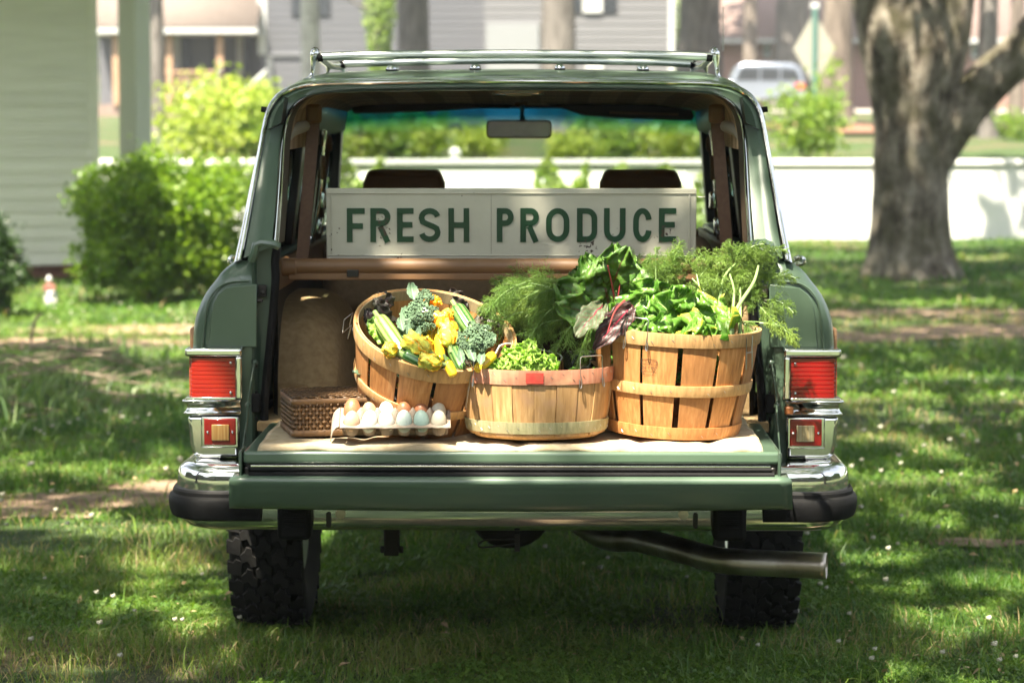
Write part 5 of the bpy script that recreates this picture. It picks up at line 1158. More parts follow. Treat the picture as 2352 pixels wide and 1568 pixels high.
WO = woodm('orange_stave_wood', (.46, .20, .062), (.55, .28, .105)); WP = woodm('pale_splint_wood', (.42, .24, .095), (.54, .34, .155), (.38, .22, .12))
WH = woodm('hoop_wood', (.52, .30, .12), (.60, .38, .17)); WR = woodm('red_dyed_band', (.46, .19, .115), (.50, .25, .16), (.50, .30, .17)); WG = woodm('greenish_band', (.34, .32, .17), (.44, .40, .24), (.42, .33, .19)); WIN = woodm('pale_inner_band', (.52, .38, .21), (.60, .47, .28))
def basket(o, rt, rb, h, n, gap, hoops, wood, ey=1., bulge=.006, seed=0, over=0, rot0=0., inner=True, crowns=6):
    rr = random.Random(seed)
    def R_(t): return rb+(rt-rb)*t+bulge*math.sin(PI*t)
    a0 = rot0
    for k in range(n):
        wd = 2*PI/n; g_ = gap/rt; lift = .0032*(k % 2)*over; rows = []; wj = rr.uniform(-.12, .12)*wd; aa = a0+wj*.3
        for i in range(8):
            t = i/7; row = []
            for d in (0, 1):
                for j in (range(5) if d == 0 else range(4, -1, -1)):
                    a = aa+(j/4)*(wd-g_*(1+.8*(1-t))+over*.012)+wj*.0; r = R_(t)+lift-(.0042 if d else 0)
                    row.append(V((math.cos(a)*r, math.sin(a)*r*ey, t*h+.003)))
            rows.append(row)
        m = MB().grid(rows, cu=True); m.f += [tuple(range(9, -1, -1)), tuple(70+i for i in range(10))]; m.build('stave', wood, o, ang=30); a0 += wd
    m = MB(); m.lathe([(0, .004), (rb*.97, .004), (rb*.985, .010), (0, .011)], 40, sy=ey); m.build('base', wood, o, ang=30)
    for (t0, t1, mt, th_) in hoops:
        rows = []
        for i in range(5):
            t = t0+(t1-t0)*i/4; rows.append(t)
        prof = [(R_(t)+.0018+over*.002+th_*(1 if 0 < i < 4 else .75), t*h) for i, t in enumerate(rows)]
        prof += [(R_(t)-.0005+over*.002, t*h) for t in reversed(rows)]; prof.append(prof[0])
        hb = MB().lathe(prof, 84, sy=ey).build('hoop', mt, o, ang=40)
        # overlapped end of the hoop
        rows2 = [[V((math.cos(a)*(R_(t)+.0018+over*.002+th_+.0022), math.sin(a)*(R_(t)+.0018+over*.002+th_+.0022)*ey, t*h)) for t in (t0+.008, (t0+t1)/2, t1-.008)] for a in [rot0+4.05+.07*q for q in range(7)]]
        e_ = MB().grid(rows2).build('hoop_end', mt, o, ang=0); e_.modifiers.new('s', 'SOLIDIFY').thickness = .003
        s_ = MB()
        for k in range(n*2):
            a = rot0+(k+.5)*PI/n; r = R_((t0+t1)/2)+.0018+over*.002+th_+.0006; z = (t0+(t1-t0)*(.3+.4*((k*7) % 3)/2))*h
            s_.tube([(math.cos(a-.014)*r, math.sin(a-.014)*r*ey, z+.003), (math.cos(a+.014)*r, math.sin(a+.014)*r*ey, z-.003)], .0007, 4)
        s_.build('staple', WIRE, hb, kind='stuff')
    if inner:
        rows = [(R_(1)-.0045-.003, h*.90), (R_(1)-.0045-.0005, h*.90), (R_(1)-.0045, h*1.01), (R_(1)-.0075, h*1.01), (R_(1)-.0080, h*.90)]
        MB().lathe(rows, 84, sy=ey).build('inner_hoop', WIN, o, ang=40)
    return R_
def bail(o, R_, h, a, w_, up, ey=1., out=.006, lean=0, drop=.045):
    c = lambda aa, z, r: V((math.cos(aa)*r, math.sin(aa)*r*ey, z)); r = R_(1)+out; d = w_/2/r; q = []
    for s_ in (-1, 1):
        e = [c(a+s_*d*1.06, h-drop*.5, r+.002), c(a+s_*d*1.1, h-drop, r+.004), c(a+s_*d*.92, h-drop*.85, r+.003), c(a+s_*d, h-.004, r)]
        q.append(e)
    top_ = [c(a-d, h+up, r+lean), c(a-d*.86, h+up+.004, r+lean), c(a+d*.86, h+up+.004, r+lean), c(a+d, h+up, r+lean)]
    m = MB().tube(cat(q[0], 8)+top_+cat(list(reversed(q[1])), 8), .0014, 6); return m.build('handle', WIRE, o)
# right-hand bushel basket
cx = P(1541, 1000, -.36); B2 = thing('bushel_basket', 'upright bushel basket at the right with an ink stamp, full of greens and fennel', 'basket', (cx.x, -.36, ZM_+.006), local=True)
R2 = basket(B2, .2265, .181, .285, 13, .010, [(.0, .115, WO, .004), (.415, .52, WH, .004), (.885, 1.01, WH, .0045)], WO, rot0=-2.02, seed=3)
bail(B2, R2, .285, -2.10, .066, .035); bail(B2, R2, .285, -.62, .03, -.052, drop=.09); B2.rotation_euler = (rad(2), rad(2.6), 0)
# the ink stamp on its stave (state outline with the maker's lines)
INK = M('stamp_ink', (.05, .028, .02), .8)
def stamp(o, R_, h, ang, zc, s):
    root = None
    def w3(u, v, d):
        aa = ang+u/(R_(.7)); z = zc+v; r = R_(z/h)+.0012+d; return V((math.cos(aa)*r, math.sin(aa)*r, z))
    out = [(-.5, .5), (.42, .5), (.40, .36), (.5, .36), (.42, .1), (.30, -.12), (.22, -.42), (.20, -.5), (-.38, -.5), (-.38, -.36), (-.5, -.36), (-.5, .5)]
    rb = ribbon([(a*s, b*s*.95) for a, b in out[:-1]], .0008, w3, True, 0, .0003); root = rb.build('stamp', INK, o, smooth=False)
    for txt, z_, sz in (('LITTLE ROCK', .30, .145), ('CRATE & BASKET CO.', .16, .088), ('26 1 BU', -.08, .22), ('LITTLE ROCK, ARK.', -.30, .085)):
        cu = bpy.data.curves.new('stamp_text', 'FONT'); cu.body = txt; cu.size = sz*s*1.25; cu.align_x = 'CENTER'; cu.fill_mode = 'FRONT'; cu.materials.append(INK); cu.resolution_u = 2
        to = bpy.data.objects.new('lettering', cu); COL.objects.link(to); to.parent = root; aa = ang; z = zc+z_*s; r = R_(z/h)+.0022
        to.location = (math.cos(aa)*r, math.sin(aa)*r, z-.3*sz*s); nrm_ = V((math.cos(aa), math.sin(aa), -(.216-.178)/.285)).normalized(); xx = V((-math.sin(aa), math.cos(aa), 0)); yy = nrm_.cross(xx)
        to.rotation_euler = Matrix((xx, yy, nrm_)).transposed().to_euler(); bpy.context.view_layer.update()
        me_ = bpy.data.meshes.new_from_object(to.evaluated_get(bpy.context.evaluated_depsgraph_get())); lo2 = bpy.data.objects.new('lettering', me_); COL.objects.link(lo2); lo2.parent = root; lo2.location = to.location; lo2.rotation_euler = to.rotation_euler; bpy.data.objects.remove(to)
stamp(B2, R2, .285, -1.935, .195, .044)
# left-hand bushel basket, tipped towards the viewer
B1 = thing('bushel_basket', 'tilted orange bushel basket at the left, tipped forward with squash and broccoli', 'basket', local=True)
rc_ = P(1000, 757, -.40); ax1 = V((.17, -.40, .90)).normalized(); h1 = .275; b1c = rc_-ax1*h1
q1 = V((0, 0, 1)).rotation_difference(ax1); B1.location = b1c; B1.rotation_mode = 'QUATERNION'; B1.rotation_quaternion = q1
R1 = basket(B1, .2185, .170, h1, 13, .009, [(.0, .11, WH, .004), (.40, .50, WH, .004), (.86, 1.01, WH, .0045)], WO, rot0=-1.93, seed=9)
bail(B1, R1, h1, PI+.05, .07, -.03, out=.012, lean=.02); bail(B1, R1, h1, -1.02, .012, -.06, drop=.11)
# small splint basket in front
cs = P(1232, 1000, -.475); B3 = thing('splint_basket', 'low round splint basket in the middle with a reddish top band and green bottom band', 'basket', (cs.x, -.475, ZM_+.012), local=True)
R3 = basket(B3, .203, .181, .178, 21, .0030, [(.06, .235, WG, .003), (.80, 1.02, WR, .0035)], WP, ey=.76, bulge=.004, seed=5, over=1, rot0=-1.6, inner=False)
m = MB().lathe([(.0, -.012), (.12, -.012), (.165, -.006), (.183, .008)], 60, sy=.76).build('woven_bottom', WP, B3)
m = MB(); rows = [[V((math.cos(a)*(R3(t)+.0090), math.sin(a)*(R3(t)+.0090)*.77, t*.178)) for t in (.825, .9, .985)] for a in [-1.70+.022*q for q in range(11)]]
rm = m.grid(rows).build('red_patch', M('red_dye', (.62, .045, .035), .7, c2=(.50, .08, .05), scale=60), B3, ang=0)
bail(B3, R3, .178, -2.62, .055, .02, .76); bail(B3, R3, .178, -.78, .085, .034, .76); 
# ------------------------------------------------------------------ wicker hamper behind the eggs
WK = M('brown_wicker', (.065, .034, .014), .45, c2=(.16, .085, .034), scale=18, bmp=.3, bscale=90, hue=.25)
hx = thing('wicker_box', 'small flat lidded brown wicker box behind the egg carton', 'basket box', local=True); pc_ = P(727, 1000, -.47); hx.location = (pc_.x, pc_.y, ZM_+.004); hx.rotation_euler = (0, 0, rad(-9))
# box runs right (local +x, length .30) and back-left (local +y, .24) from its near corner
hx.rotation_euler = (0, 0, rad(14)); LX, LY, HH = .30, .23, .098
HXO = V((-.085, 0, 0))
def loop_pts(off_, n_): # rectangle outline with rounded corners
    return rrect(-.0-off_, -.0-off_, LX+off_, LY+off_, .012, 3)
def outline(N):
    r = [V((a_, b_, 0)) for a_, b_ in rrect(0, 0, LX, LY, .015, 4)]; r.append(r[0]); return even(r, N+1)[:-1]
ns = 110; O_ = outline(ns*4)
for k in range(7):
    rows = []; z = .008+.0118*k
    for i, p in enumerate(O_):
        nx_ = (O_[(i+1) % len(O_)]-O_[i-1]).normalized(); nr = V((nx_.y, -nx_.x, 0)); if_ = .0038*math.sin(PI*(i/4+k)); c = p+nr*(.002+if_)
        rows.append([c+nr*.0012+V((0, 0, z-.0048)), c+nr*.0022+V((0, 0, z)), c+nr*.0012+V((0, 0, z+.0048)), c-nr*.0008+V((0, 0, z))])
    MB().grid(rows, cu=True, cv=True).build('weaver', WK, hx, ang=0)
m = MB()
for i in range(2, len(O_), 4): m.bb(O_[i]+V((-.0030, -.0030, .0)), O_[i]+V((.0030, .0030, HH-.006)))
m.build('stake', WK, hx, kind='stuff')
MB().bb((.004, .004, 0), (LX-.004, LY-.004, HH-.012)).build('lining', M('dark_wicker', (.035, .018, .008), .8), hx)
for z in (.004, HH-.008): MB().grid([[p*1.0+V((0, 0, z))+V(((p.x-LX/2)*.03, (p.y-LY/2)*.035, 0))*k_+V((0, 0, dz)) for k_, dz in ((1, -.010), (1.8, -.008), (1.8, .006), (1, .008))] for p in O_], cu=True, cv=True).build('rim', WK, hx, ang=0)
NL = 12
for k in range(NL):
    y = LY*(k+.5)/NL; rows = [[V((LX*i/40, y+dy, HH+.002+.0022*math.sin(PI*(i*.45+k))+.0005)) for dy in (-.0085, 0, .0085)] for i in range(-1, 42)]; o_ = MB().grid(rows).build('lid_strip', WK, hx, ang=0); o_.modifiers.new('s', 'SOLIDIFY').thickness = .0014
for k in range(16):
    x = LX*(k+.5)/16; rows = [[V((x+dx_, LY*i/30, HH+.002-.0022*math.sin(PI*(i*.4+k)))) for dx_ in (-.0080, 0, .0080)] for i in range(-1, 32)]; o_ = MB().grid(rows).build('lid_strip', WK, hx, ang=0); o_.modifiers.new('s', 'SOLIDIFY').thickness = .0014
for ch in hx.children: ch.location = V((-.060, 0, 0))+ch.location
# ------------------------------------------------------------------ egg carton and its eggs
EC = thing('egg_carton', 'open grey pulp egg carton on the tailgate mat', 'egg carton', local=True); e0 = P(908, 1000, -.555); EC.location = (e0.x, -.545, ZM_+.006); ECM = Matrix.Translation(V((e0.x, -.545, ZM_+.026))) @ Matrix.Rotation(rad(3), 4, 'Z') @ Matrix.Rotation(rad(22), 4, 'X'); EC.matrix_basis = ECM
PULP = M('paper_pulp', (.27, .215, .17), .95, c2=(.35, .285, .23), scale=40, bmp=.8, bscale=250, bdist=.002)
pitch = .0462; nx_, ny_ = 6, 2; ex0 = -pitch*2.5; W2, D2 = pitch*3+.008, .052; rows = []
def cz(x, y):
    best = 9
    for i in range(6):
        for j in (-1, 1): d = math.hypot(x-(ex0+pitch*i), y-j*.0235); best = min(best, d)
    t = max(0, min(1, (best-.012)/.0125)); z = .002+.036*(t*t*(3-2*t))
    pk = 9
    for i in range(5): pk = min(pk, math.hypot(x-(ex0+pitch*(i+.5)), y))
    if pk < .017: z += .030*(1-pk/.017)**.75
    if abs(y) > .047 or abs(x) > W2-.005: z = max(z, .036)
    e_ = max(abs(x)-(W2-.009), abs(y)-.0455, 0); return z
NX, NY = 190, 66
for j in range(NY+1):
    y = -D2+2*D2*j/NY; rows.append([V((-W2+2*W2*i/NX, y, cz(-W2+2*W2*i/NX, y))) for i in range(NX+1)])
m = MB().grid(rows); o_ = m.build('tray', PULP, EC, ang=0); o_.modifiers.new('s', 'SOLIDIFY').thickness = .0018
m = MB(); m.grid([[V((x, y+.004*nz(x, y, 0, 60), z)) for x in np.linspace(-W2, W2, 40)] for y, z in ((-D2, .038), (-D2-.004, .0385), (-D2-.006, .036))]); m.build('rim', PULP, EC, ang=0).modifiers.new('s', 'SOLIDIFY').thickness = .0018
m = MB(); m.grid([[V((-W2-.001-.02*v_-.004*math.sin(v_*3), -D2+2*D2*u_, .038-.018*v_*v_-.014*v_+.004*nz(u_, v_, 0, 6))) for v_ in (0, .3, .6, 1, 1.25)] for u_ in np.linspace(0, 1, 14)]); m.build('flap', PULP, EC, ang=0).modifiers.new('s', 'SOLIDIFY').thickness = .0022
EG = {'brown': ((.34, .14, .065), (.28, .11, .05)), 'tan': ((.48, .29, .17), (.44, .26, .15)), 'beige': ((.50, .34, .23), (.46, .31, .20)), 'white': ((.68, .66, .62), (.66, .64, .6)), 'blue': ((.46, .54, .50), (.42, .50, .46)), 'green': ((.36, .49, .44), (.33, .45, .40)), 'cream': ((.56, .52, .42), (.52, .48, .38)), 'pale blue': ((.52, .57, .54), (.49, .54, .51))}
EM = {k: M('egg_'+k.replace(' ', '_'), v[0], .42, c2=v[1], scale=120, bmp=.1, bscale=400) for k, v in EG.items()}
eggs = [(0, -1, 'beige', 'pinkish beige egg at the left end of the front row'), (1, -1, 'pale blue', 'bluish white egg, second from the left in the front row'), (2, -1, 'white', 'pure white egg, third from the left in the front row'), (3, -1, 'blue', 'pale blue egg in the front row in front of a brown one'), (4, -1, 'green', 'greenest egg, second from the right in the front row'), (5, -1, 'cream', 'cream egg at the right end of the front row'),
        (0, 1, 'brown', 'large dark brown egg standing highest at the left end of the back row'), (1, 1, 'tan', 'light tan egg, second from the left in the back row'), (2, 1, 'white', 'white egg, third from the left in the back row'), (3, 1, 'brown', 'brown egg in the middle of the back row, fourth from the left'), (4, 1, 'brown', 'brown egg in the back row next to the cream one at the end'), (5, 1, 'cream', 'cream egg at the right end of the back row')]
egp = [(0.0001, -.029), (.008, -.0275), (.0145, -.022), (.0192, -.012), (.0212, 0), (.0200, .010), (.0168, .020), (.0115, .0275), (.006, .031), (.0001, .0325)]
rq = random.Random(3)
MB().bb((-W2+.004, .004, -.022), (W2-.006, .075, .0)).build('lid', PULP, EC, bevel=.006)
for i, j, c_, lb in eggs:
    big = 1.14 if (i, j) == (0, 1) else 1+rq.uniform(-.03, .05); m = MB().lathe([(r*big, z*big) for r, z in even2] if 0 else [(r*big, z*big) for r, z in egp], 28)
    o_ = m.build('egg', EM[c_], None, ang=0, sub=1); o_.location = ECM @ V((ex0+pitch*i, j*.0235, .0355+(.006 if (i, j) == (0, 1) else 0)))
    o_.rotation_euler = (rq.uniform(-.22, .12), rq.uniform(-.15, .15), rq.uniform(0, 6)); tag(o_, lb, 'egg', 'eggs in the carton')
# ------------------------------------------------------------------ leaves, stalks, squash
def leafmesh(mb, base, axis, up, L, W, bend=.6, ruf=.25, crin=.1, cup=.2, seed=0, nu=10, nv=16, shape=.8, tipw=.0, curl=0, fr_=16):
    """one ruffled leaf grown from base along axis; up is the face normal at the base"""
    ax = V(axis).normalized(); up = V(up); up = (up-ax*up.dot(ax)).normalized(); sd_ = ax.cross(up); p = V(base); rows = []; th_ = 0
    for i in range(nv+1):
        v = i/nv; th_ = bend*v*v; d = ax*math.cos(th_)-up*math.sin(th_); nn = up*math.cos(th_)+ax*math.sin(th_)
        if i: p = p+d*(L/nv)
        w_ = W*(math.sin(PI*min(1, (v*.93+.045))**shape)**.75); w_ *= 1+.10*math.sin(v*23+seed*3)+.06*math.sin(v*41+seed); row = []
        for j in range(nu+1):
            u = j/nu*2-1; s_ = 1 if u > 0 else -1; e_ = abs(u)
            h = ruf*W*e_**2*math.sin(v*fr_+seed*5+s_*1.3+u*1.2)*.8+cup*W*e_**1.6+crin*W*noise.noise(V((u*3+seed*7, v*7, seed)))*1.6-.035*W*(1-e_)**6
            q = p+sd_*(w_*u*(1-.12*e_))+nn*h+d*(.06*W*math.sin(u*9+seed*2)*e_); row.append(q)
        rows.append(row)
    mb.grid(rows, uv=True); return mb
def leaf(name, mat, parent, base, axis, up, L, W, **k):
    m = leafmesh(MB(), base, axis, up, L, W, **k); o = m.build(name, mat, parent, ang=0, solid=.0006); return o
def W1(px, py, dz=0.): # a point on the opening plane of the tilted basket, raised by dz along its axis
    return onplane(px, py, rc_+ax1*dz, ax1)
# zucchini, squash: bent, ribbed, tapering tubes with a stem end
def marrow(name, label, cat_, grp, a, b, r, mat, sag=.0, ribs=5, taper=(.55, .95, 1.0, 1.02, 1.0, .9, .55), stemc=None, stem=True, rib=.05):
    a, b = V(a), V(b); o = thing(name, label, cat_, a.lerp(b, .5), grp); n = 28; path = cat([a, a.lerp(b, .5)+V((0, 0, sag)), b], n); x, y = perp((b-a).normalized()); rows = []
    N = 40
    for i in range(n):
        t = i/(n-1); k = t*(len(taper)-1); q = int(min(k, len(taper)-2)); f_ = k-q; rr_ = r*(taper[q]*(1-f_)+taper[q+1]*f_)*(math.sin(min(1, min(t, 1-t)*9)*PI/2)**.5 if 0 < t < 1 else .05)
        d = (path[min(i+1, n-1)]-path[max(i-1, 0)]).normalized(); x = (x-d*x.dot(d)).normalized(); y = d.cross(x)
        rows.append([path[i]+(x*math.cos(2*PI*j/N)+y*math.sin(2*PI*j/N))*rr_*(1+rib*abs(math.cos(ribs*PI*j/N))) for j in range(N)])
    m = MB(); m.grid(rows, cu=True, uv=True); m.build('fruit', mat, o, ang=0)
    if stem:
        d = (a-b).normalized(); MB().tube([a-d*.004, a+d*.008, a+d*.020], [r*.42, r*.30, r*.34], 8).build('stem', stemc or STALK, o, ang=30)
    return o
def ribm(name, c, c2, n=9, fleck=.5, rough=.28):
    m, t, b, o = _new(name); tc = t.nodes.new('ShaderNodeTexCoord'); sp = t.nodes.new('ShaderNodeSeparateXYZ'); t.links.new(tc.outputs['UV'], sp.inputs[0])
    s_ = mth(t, 'ABSOLUTE', mth(t, 'SUBTRACT', mth(t, 'FRACT', mth(t, 'ADD', mth(t, 'MULTIPLY', sp.outputs[0], n), mth(t, 'MULTIPLY', nzn(t, coords(t), 20, 3), .35))), .5))
    f = ramp(t, mth(t, 'ADD', s_, mth(t, 'MULTIPLY', mth(t, 'SUBTRACT', nzn(t, coords(t), 260, 2), .5), fleck)), [(.18, (0, 0, 0)), (.34, (1, 1, 1))])
    t.links.new(mixc(t, f, c, c2), b.inputs['Base Color']); b.inputs['Roughness'].default_value = rough; b.inputs['Coat Weight'].default_value = .25; return m
STALK = M('green_stem', (.14, .22, .06), .5, c2=(.24, .32, .12), scale=20)
ZPALE = ribm('pale_ribbed_zucchini', (.10, .19, .035), (.27, .37, .10), 9); ZDARK = ribm('dark_zucchini', (.012, .055, .012), (.055, .13, .04), 12); ZMID = ribm('striped_zucchini', (.03, .10, .02), (.13, .23, .065), 10)
YEL = M('yellow_squash', (.78, .46, .015), .25, c2=(.82, .54, .03), scale=8, coat=.4); GZ = 'zucchini in the tilted basket'; GY = 'yellow squash in the tilted basket'
marrow('zucchini', 'large pale ribbed zucchini lying on the left of the tilted basket', 'zucchini', GZ, W1(868, 727, .035), W1(932, 820, .0), .0215, ZPALE, ribs=10, rib=.09)
marrow('zucchini', 'fat striped zucchini at the upper right of the tilted basket', 'zucchini', GZ, W1(1046, 703, .03), W1(1088, 768, -.0), .022, ZMID, ribs=12, rib=.10)
marrow('zucchini', 'dark zucchini standing in front of the right broccoli bunch', 'zucchini', GZ, W1(1033, 786, .025), W1(1062, 852, .0), .0165, ZMID, ribs=8)
marrow('zucchini', 'darkest zucchini lying along the front rim of the tilted basket', 'zucchini', GZ, W1(926, 812, .015), W1(982, 842, .0), .017, ZDARK, ribs=8)
marrow('zucchini', 'slim green zucchini leaning behind the yellow squash', 'zucchini', GZ, W1(986, 772, .01), W1(1030, 734, -.0), .011, ZPALE, ribs=10)
marrow('yellow_squash', 'upright long yellow squash in the middle of the tilted basket', 'squash', GY, W1(1008, 748, .030), W1(1012, 832, -.0), .0145, YEL, ribs=0, rib=0)
marrow('yellow_squash', 'round shouldered yellow squash left of the upright one', 'squash', GY, W1(1003, 752, .012), W1(978, 822, -.02), .020, YEL, ribs=0, rib=0)
marrow('yellow_squash', 'small yellow squash with a green stem at the front rim of the tilted basket', 'squash', GY, W1(1026, 829, .028), W1(1043, 866, .0), .0135, YEL, ribs=0, rib=0)
marrow('yellow_squash', 'yellow squash lying on the right rim of the tilted basket beside the lettuce', 'squash', GY, W1(1136, 812, .035), W1(1092, 852, .01), .0145, YEL, ribs=0, rib=0, stem=False)
marrow('yellow_squash', 'yellow orange squash hidden high up behind the big blossom', 'squash', GY, W1(1036, 742, .015), W1(1044, 765, .0), .015, M('orange_squash', (.80, .30, .012), .25, coat=.4), ribs=0, rib=0)
# squash blossoms
BLY = veinm('blossom_petal', (.55, .62, .12), (.82, .66, .10), (.30, .42, .08), trans=.35, vw=.05, nv=3, edge=(.85, .42, .02)); BLO = veinm('orange_petal', (.85, .45, .02), (.88, .60, .06), (.60, .55, .10), trans=.4, vw=.05, nv=3, edge=(.85, .33, .01))
def blossom(label, a, b, r, mat, seed, open_=.2):
    a, b = V(a), V(b); ax = (b-a); L = ax.length; ax.normalize(); x, y = perp(ax); o = thing('squash_blossom', label, 'flower', a, 'squash blossoms in the tilted basket')
    for k in range(5):
        t = 2*PI*k/5+seed; n_ = x*math.cos(t)+y*math.sin(t)
        leaf('petal', mat, o, a+n_*r*.25, ax+n_*(.30+open_*.35), -n_, L*1.02, r*1.15, bend=-(.75-open_*1.6), ruf=.22, crin=.10, cup=.40, seed=seed+k, shape=.72, nu=8, nv=12, fr_=11)
    MB().tube([a-ax*.018, a-ax*.002, a+ax*.006], [r*.22, r*.25, r*.38], 9).build('calyx', STALK, o)
blossom('wilted orange blossom crowning the upright yellow squash', W1(1012, 757, .045), W1(1018, 722, .07), .030, BLO, .3, .5)
blossom('large yellow green blossom hanging right of the upright squash', W1(1034, 797, .03), W1(1022, 742, .065), .026, BLY, 1.1)
blossom('yellow blossom with an orange frill beside the large pale zucchini', W1(990, 812, .03), W1(930, 775, .045), .028, BLY, 2.3, .25)
blossom('pale green and orange blossom lying on the front rim of the basket', W1(1016, 836, .025), W1(962, 826, .03), .024, BLY, 3.1, .25)
blossom('small green yellow blossom at the left rim of the tilted basket', W1(913, 812, .015), W1(880, 794, .03), .024, BLY, 4.0, .2)
blossom('orange blossom at the top of the left broccoli bunch', W1(992, 706, .02), W1(996, 680, .045), .026, BLO, 5.2, .4)
blossom('pale yellow blossom tucked between the orange one and the fat zucchini', W1(1034, 733, .01), W1(1022, 710, .03), .018, BLY, 6.2, .2)
# broccoli: florets of tight beads on stalks
BRO = M('broccoli_beads', (.055, .105, .060), .7, c2=(.12, .19, .10), scale=60, hue=.25, bmp=.3, bscale=300); BST = M('broccoli_stalk', (.16, .27, .12), .5, c2=(.24, .36, .18), scale=15)
KALE = veinm('blue_green_leaf', (.09, .16, .095), (.17, .26, .16), (.32, .42, .28), trans=.2, rough=.5, vw=.05)
fm = []
for sd2 in range(4):
    rr = random.Random(sd2); m = MB()
    for k in range(95):
        t = math.acos(1-rr.random()*1.15); a = rr.random()*6.283; d = V((math.sin(t)*math.cos(a), math.sin(t)*math.sin(a), math.cos(t)*.8)); lump = 1+.25*math.sin(a*3+sd2)*math.sin(t*2)
        m.ball(d*lump, .15+.07*rr.random(), 6, 4)
    m.tube([(0, 0, -1.3), (0, 0, -.2), (0, 0, .5)], [.25, .35, .6], 7)
    fm.append(m)
fmesh = [None]*4
def broccoli(label, pts, base, seed):
    o = thing('broccoli_bunch', label, 'broccoli', base, 'broccoli bunches in the tilted basket'); rr = random.Random(seed)
    for k, (px, py, dz, r) in enumerate(pts):
        c = W1(px, py, dz); i = (k+seed) % 4
        if fmesh[i] is None: q = fm[i].build('floret', BRO, None, ang=0); fmesh[i] = q.data; q.parent = o
        else: q = bpy.data.objects.new('floret', fmesh[i]); COL.objects.link(q); q.parent = o
        d = (c-V(base)).normalized(); q.location = c-V(base); q.scale = (r, r, r*.95); q.rotation_mode = 'QUATERNION'; q.rotation_quaternion = V((0, 0, 1)).rotation_difference((d+V((0, -.5, .4))).normalized())
        MB().tube(cat([V(base), V(base).lerp(c, .5)+V((rr.uniform(-.01, .01), 0, 0)), c], 6), [.007, .006, .0055, .005, .0045, .006], 7).build('stalk', BST, o)
    return o
b1_ = broccoli('dark blue green broccoli bunch at the upper left of the tilted basket', [(938, 724, .055, .014), (950, 707, .07, .016), (966, 690, .075, .015), (985, 684, .06, .014), (975, 712, .08, .017), (958, 730, .08, .016), (985, 728, .07, .014), (942, 745, .06, .014), (970, 750, .06, .016), (990, 748, .05, .012), (955, 757, .045, .012), (996, 712, .05, .012), (930, 738, .035, .012), (962, 678, .05, .011), (978, 672, .04, .011)], W1(968, 775, -.03), 1)
b2_ = broccoli('broccoli bunch at the right side of the tilted basket behind the lettuce', [(1062, 778, .06, .014), (1078, 764, .07, .015), (1096, 754, .065, .014), (1110, 770, .07, .016), (1092, 784, .085, .017), (1066, 795, .06, .012), (1122, 786, .06, .014), (1104, 798, .07, .014), (1128, 772, .045, .012), (1085, 800, .05, .011), (1118, 754, .035, .011), (1082, 745, .03, .010), (1050, 768, .035, .010)], W1(1090, 838, -.02), 2)
for (px, py, qx, qy, L, W_, sd2, o_) in ((935, 748, 934, 676, .105, .022, 1, b1_), (952, 690, 945, 655, .075, .018, 2, b1_), (926, 760, 915, 712, .06, .015, 3, b1_), (1090, 830, 1075, 790, .07, .012, 4, b2_), (1062, 835, 1056, 800, .06, .011, 5, b2_), (1118, 800, 1135, 768, .06, .016, 6, b2_), (1104, 838, 1108, 802, .06, .012, 7, b2_), (944, 778, 938, 752, .05, .010, 8, b1_), (958, 782, 962, 755, .05, .010, 9, b1_)):
    a = W1(px, py, .05); b = W1(qx, qy, .065); leaf('leaf', KALE, o_, a, b-a, V((0, -.8, .5)), L, W_, bend=.35, ruf=.12, cup=.35, seed=sd2)
m = MB()
for (px, py) in ((975, 708), (980, 714), (972, 716), (999, 721), (1003, 724)): m.ball(W1(px, py, .10), .0042, 7, 5, (1, 1, .6), .3, px)
m.build('white_floret', M('white_petals', (.75, .75, .66), .7), b1_)
# dark red leaves along the back of the tilted basket and green lettuce bits at its left
RDL = veinm('dark_red_leaf', (.03, .018, .020), (.06, .065, .03), (.10, .03, .04), trans=.15); LET = veinm('lime_lettuce', (.24, .42, .05), (.42, .60, .12), (.55, .68, .25), trans=.4, rough=.4, nv=6, vw=.05, edge=(.40, .60, .10))
GRN = veinm('chard_leaf', (.055, .145, .022), (.15, .29, .045), (.12, .08, .03), trans=.25, rough=.42, vw=.028, nv=8); GRL = veinm('light_green_leaf', (.075, .21, .022), (.18, .36, .05), (.40, .52, .20), trans=.35, rough=.33, vw=.04, nv=8)
GRY = veinm('yellowing_leaf', (.09, .235, .025), (.21, .37, .05), (.50, .58, .24), trans=.35, rough=.35, vw=.04, nv=8, edge=(.62, .58, .08)); CHP = veinm('purple_leaf', (.030, .024, .018), (.065, .032, .028), (.30, .02, .05), trans=.12, rough=.4, vw=.03, nv=7)
CHG = veinm('pale_underside_leaf', (.09, .13, .06), (.15, .19, .10), (.30, .04, .07), trans=.15, rough=.5, vw=.03, nv=7)
o = thing('red_lettuce', 'dark red lettuce leaves along the back of the tilted basket', 'lettuce', W1(1000, 700, -.03)); rr = random.Random(8)
for (px, py) in ((885, 722), (900, 705), (895, 735), (1100, 722), (1112, 735), (1125, 745), (1060, 700), (868, 745), (1070, 715), (860, 758), (1140, 765)):
    a = W1(px, py, -.03); leaf('leaf', RDL, o, a, V((rr.uniform(-1, 1), -.3, 1)), V((rr.uniform(-.5, .5), -1, .2)), .055, .025, ruf=.3, seed=px*.01, bend=.8)
o = thing('green_lettuce', 'frilly green lettuce leaves at the left rim of the tilted basket', 'lettuce', W1(880, 770, -.02))
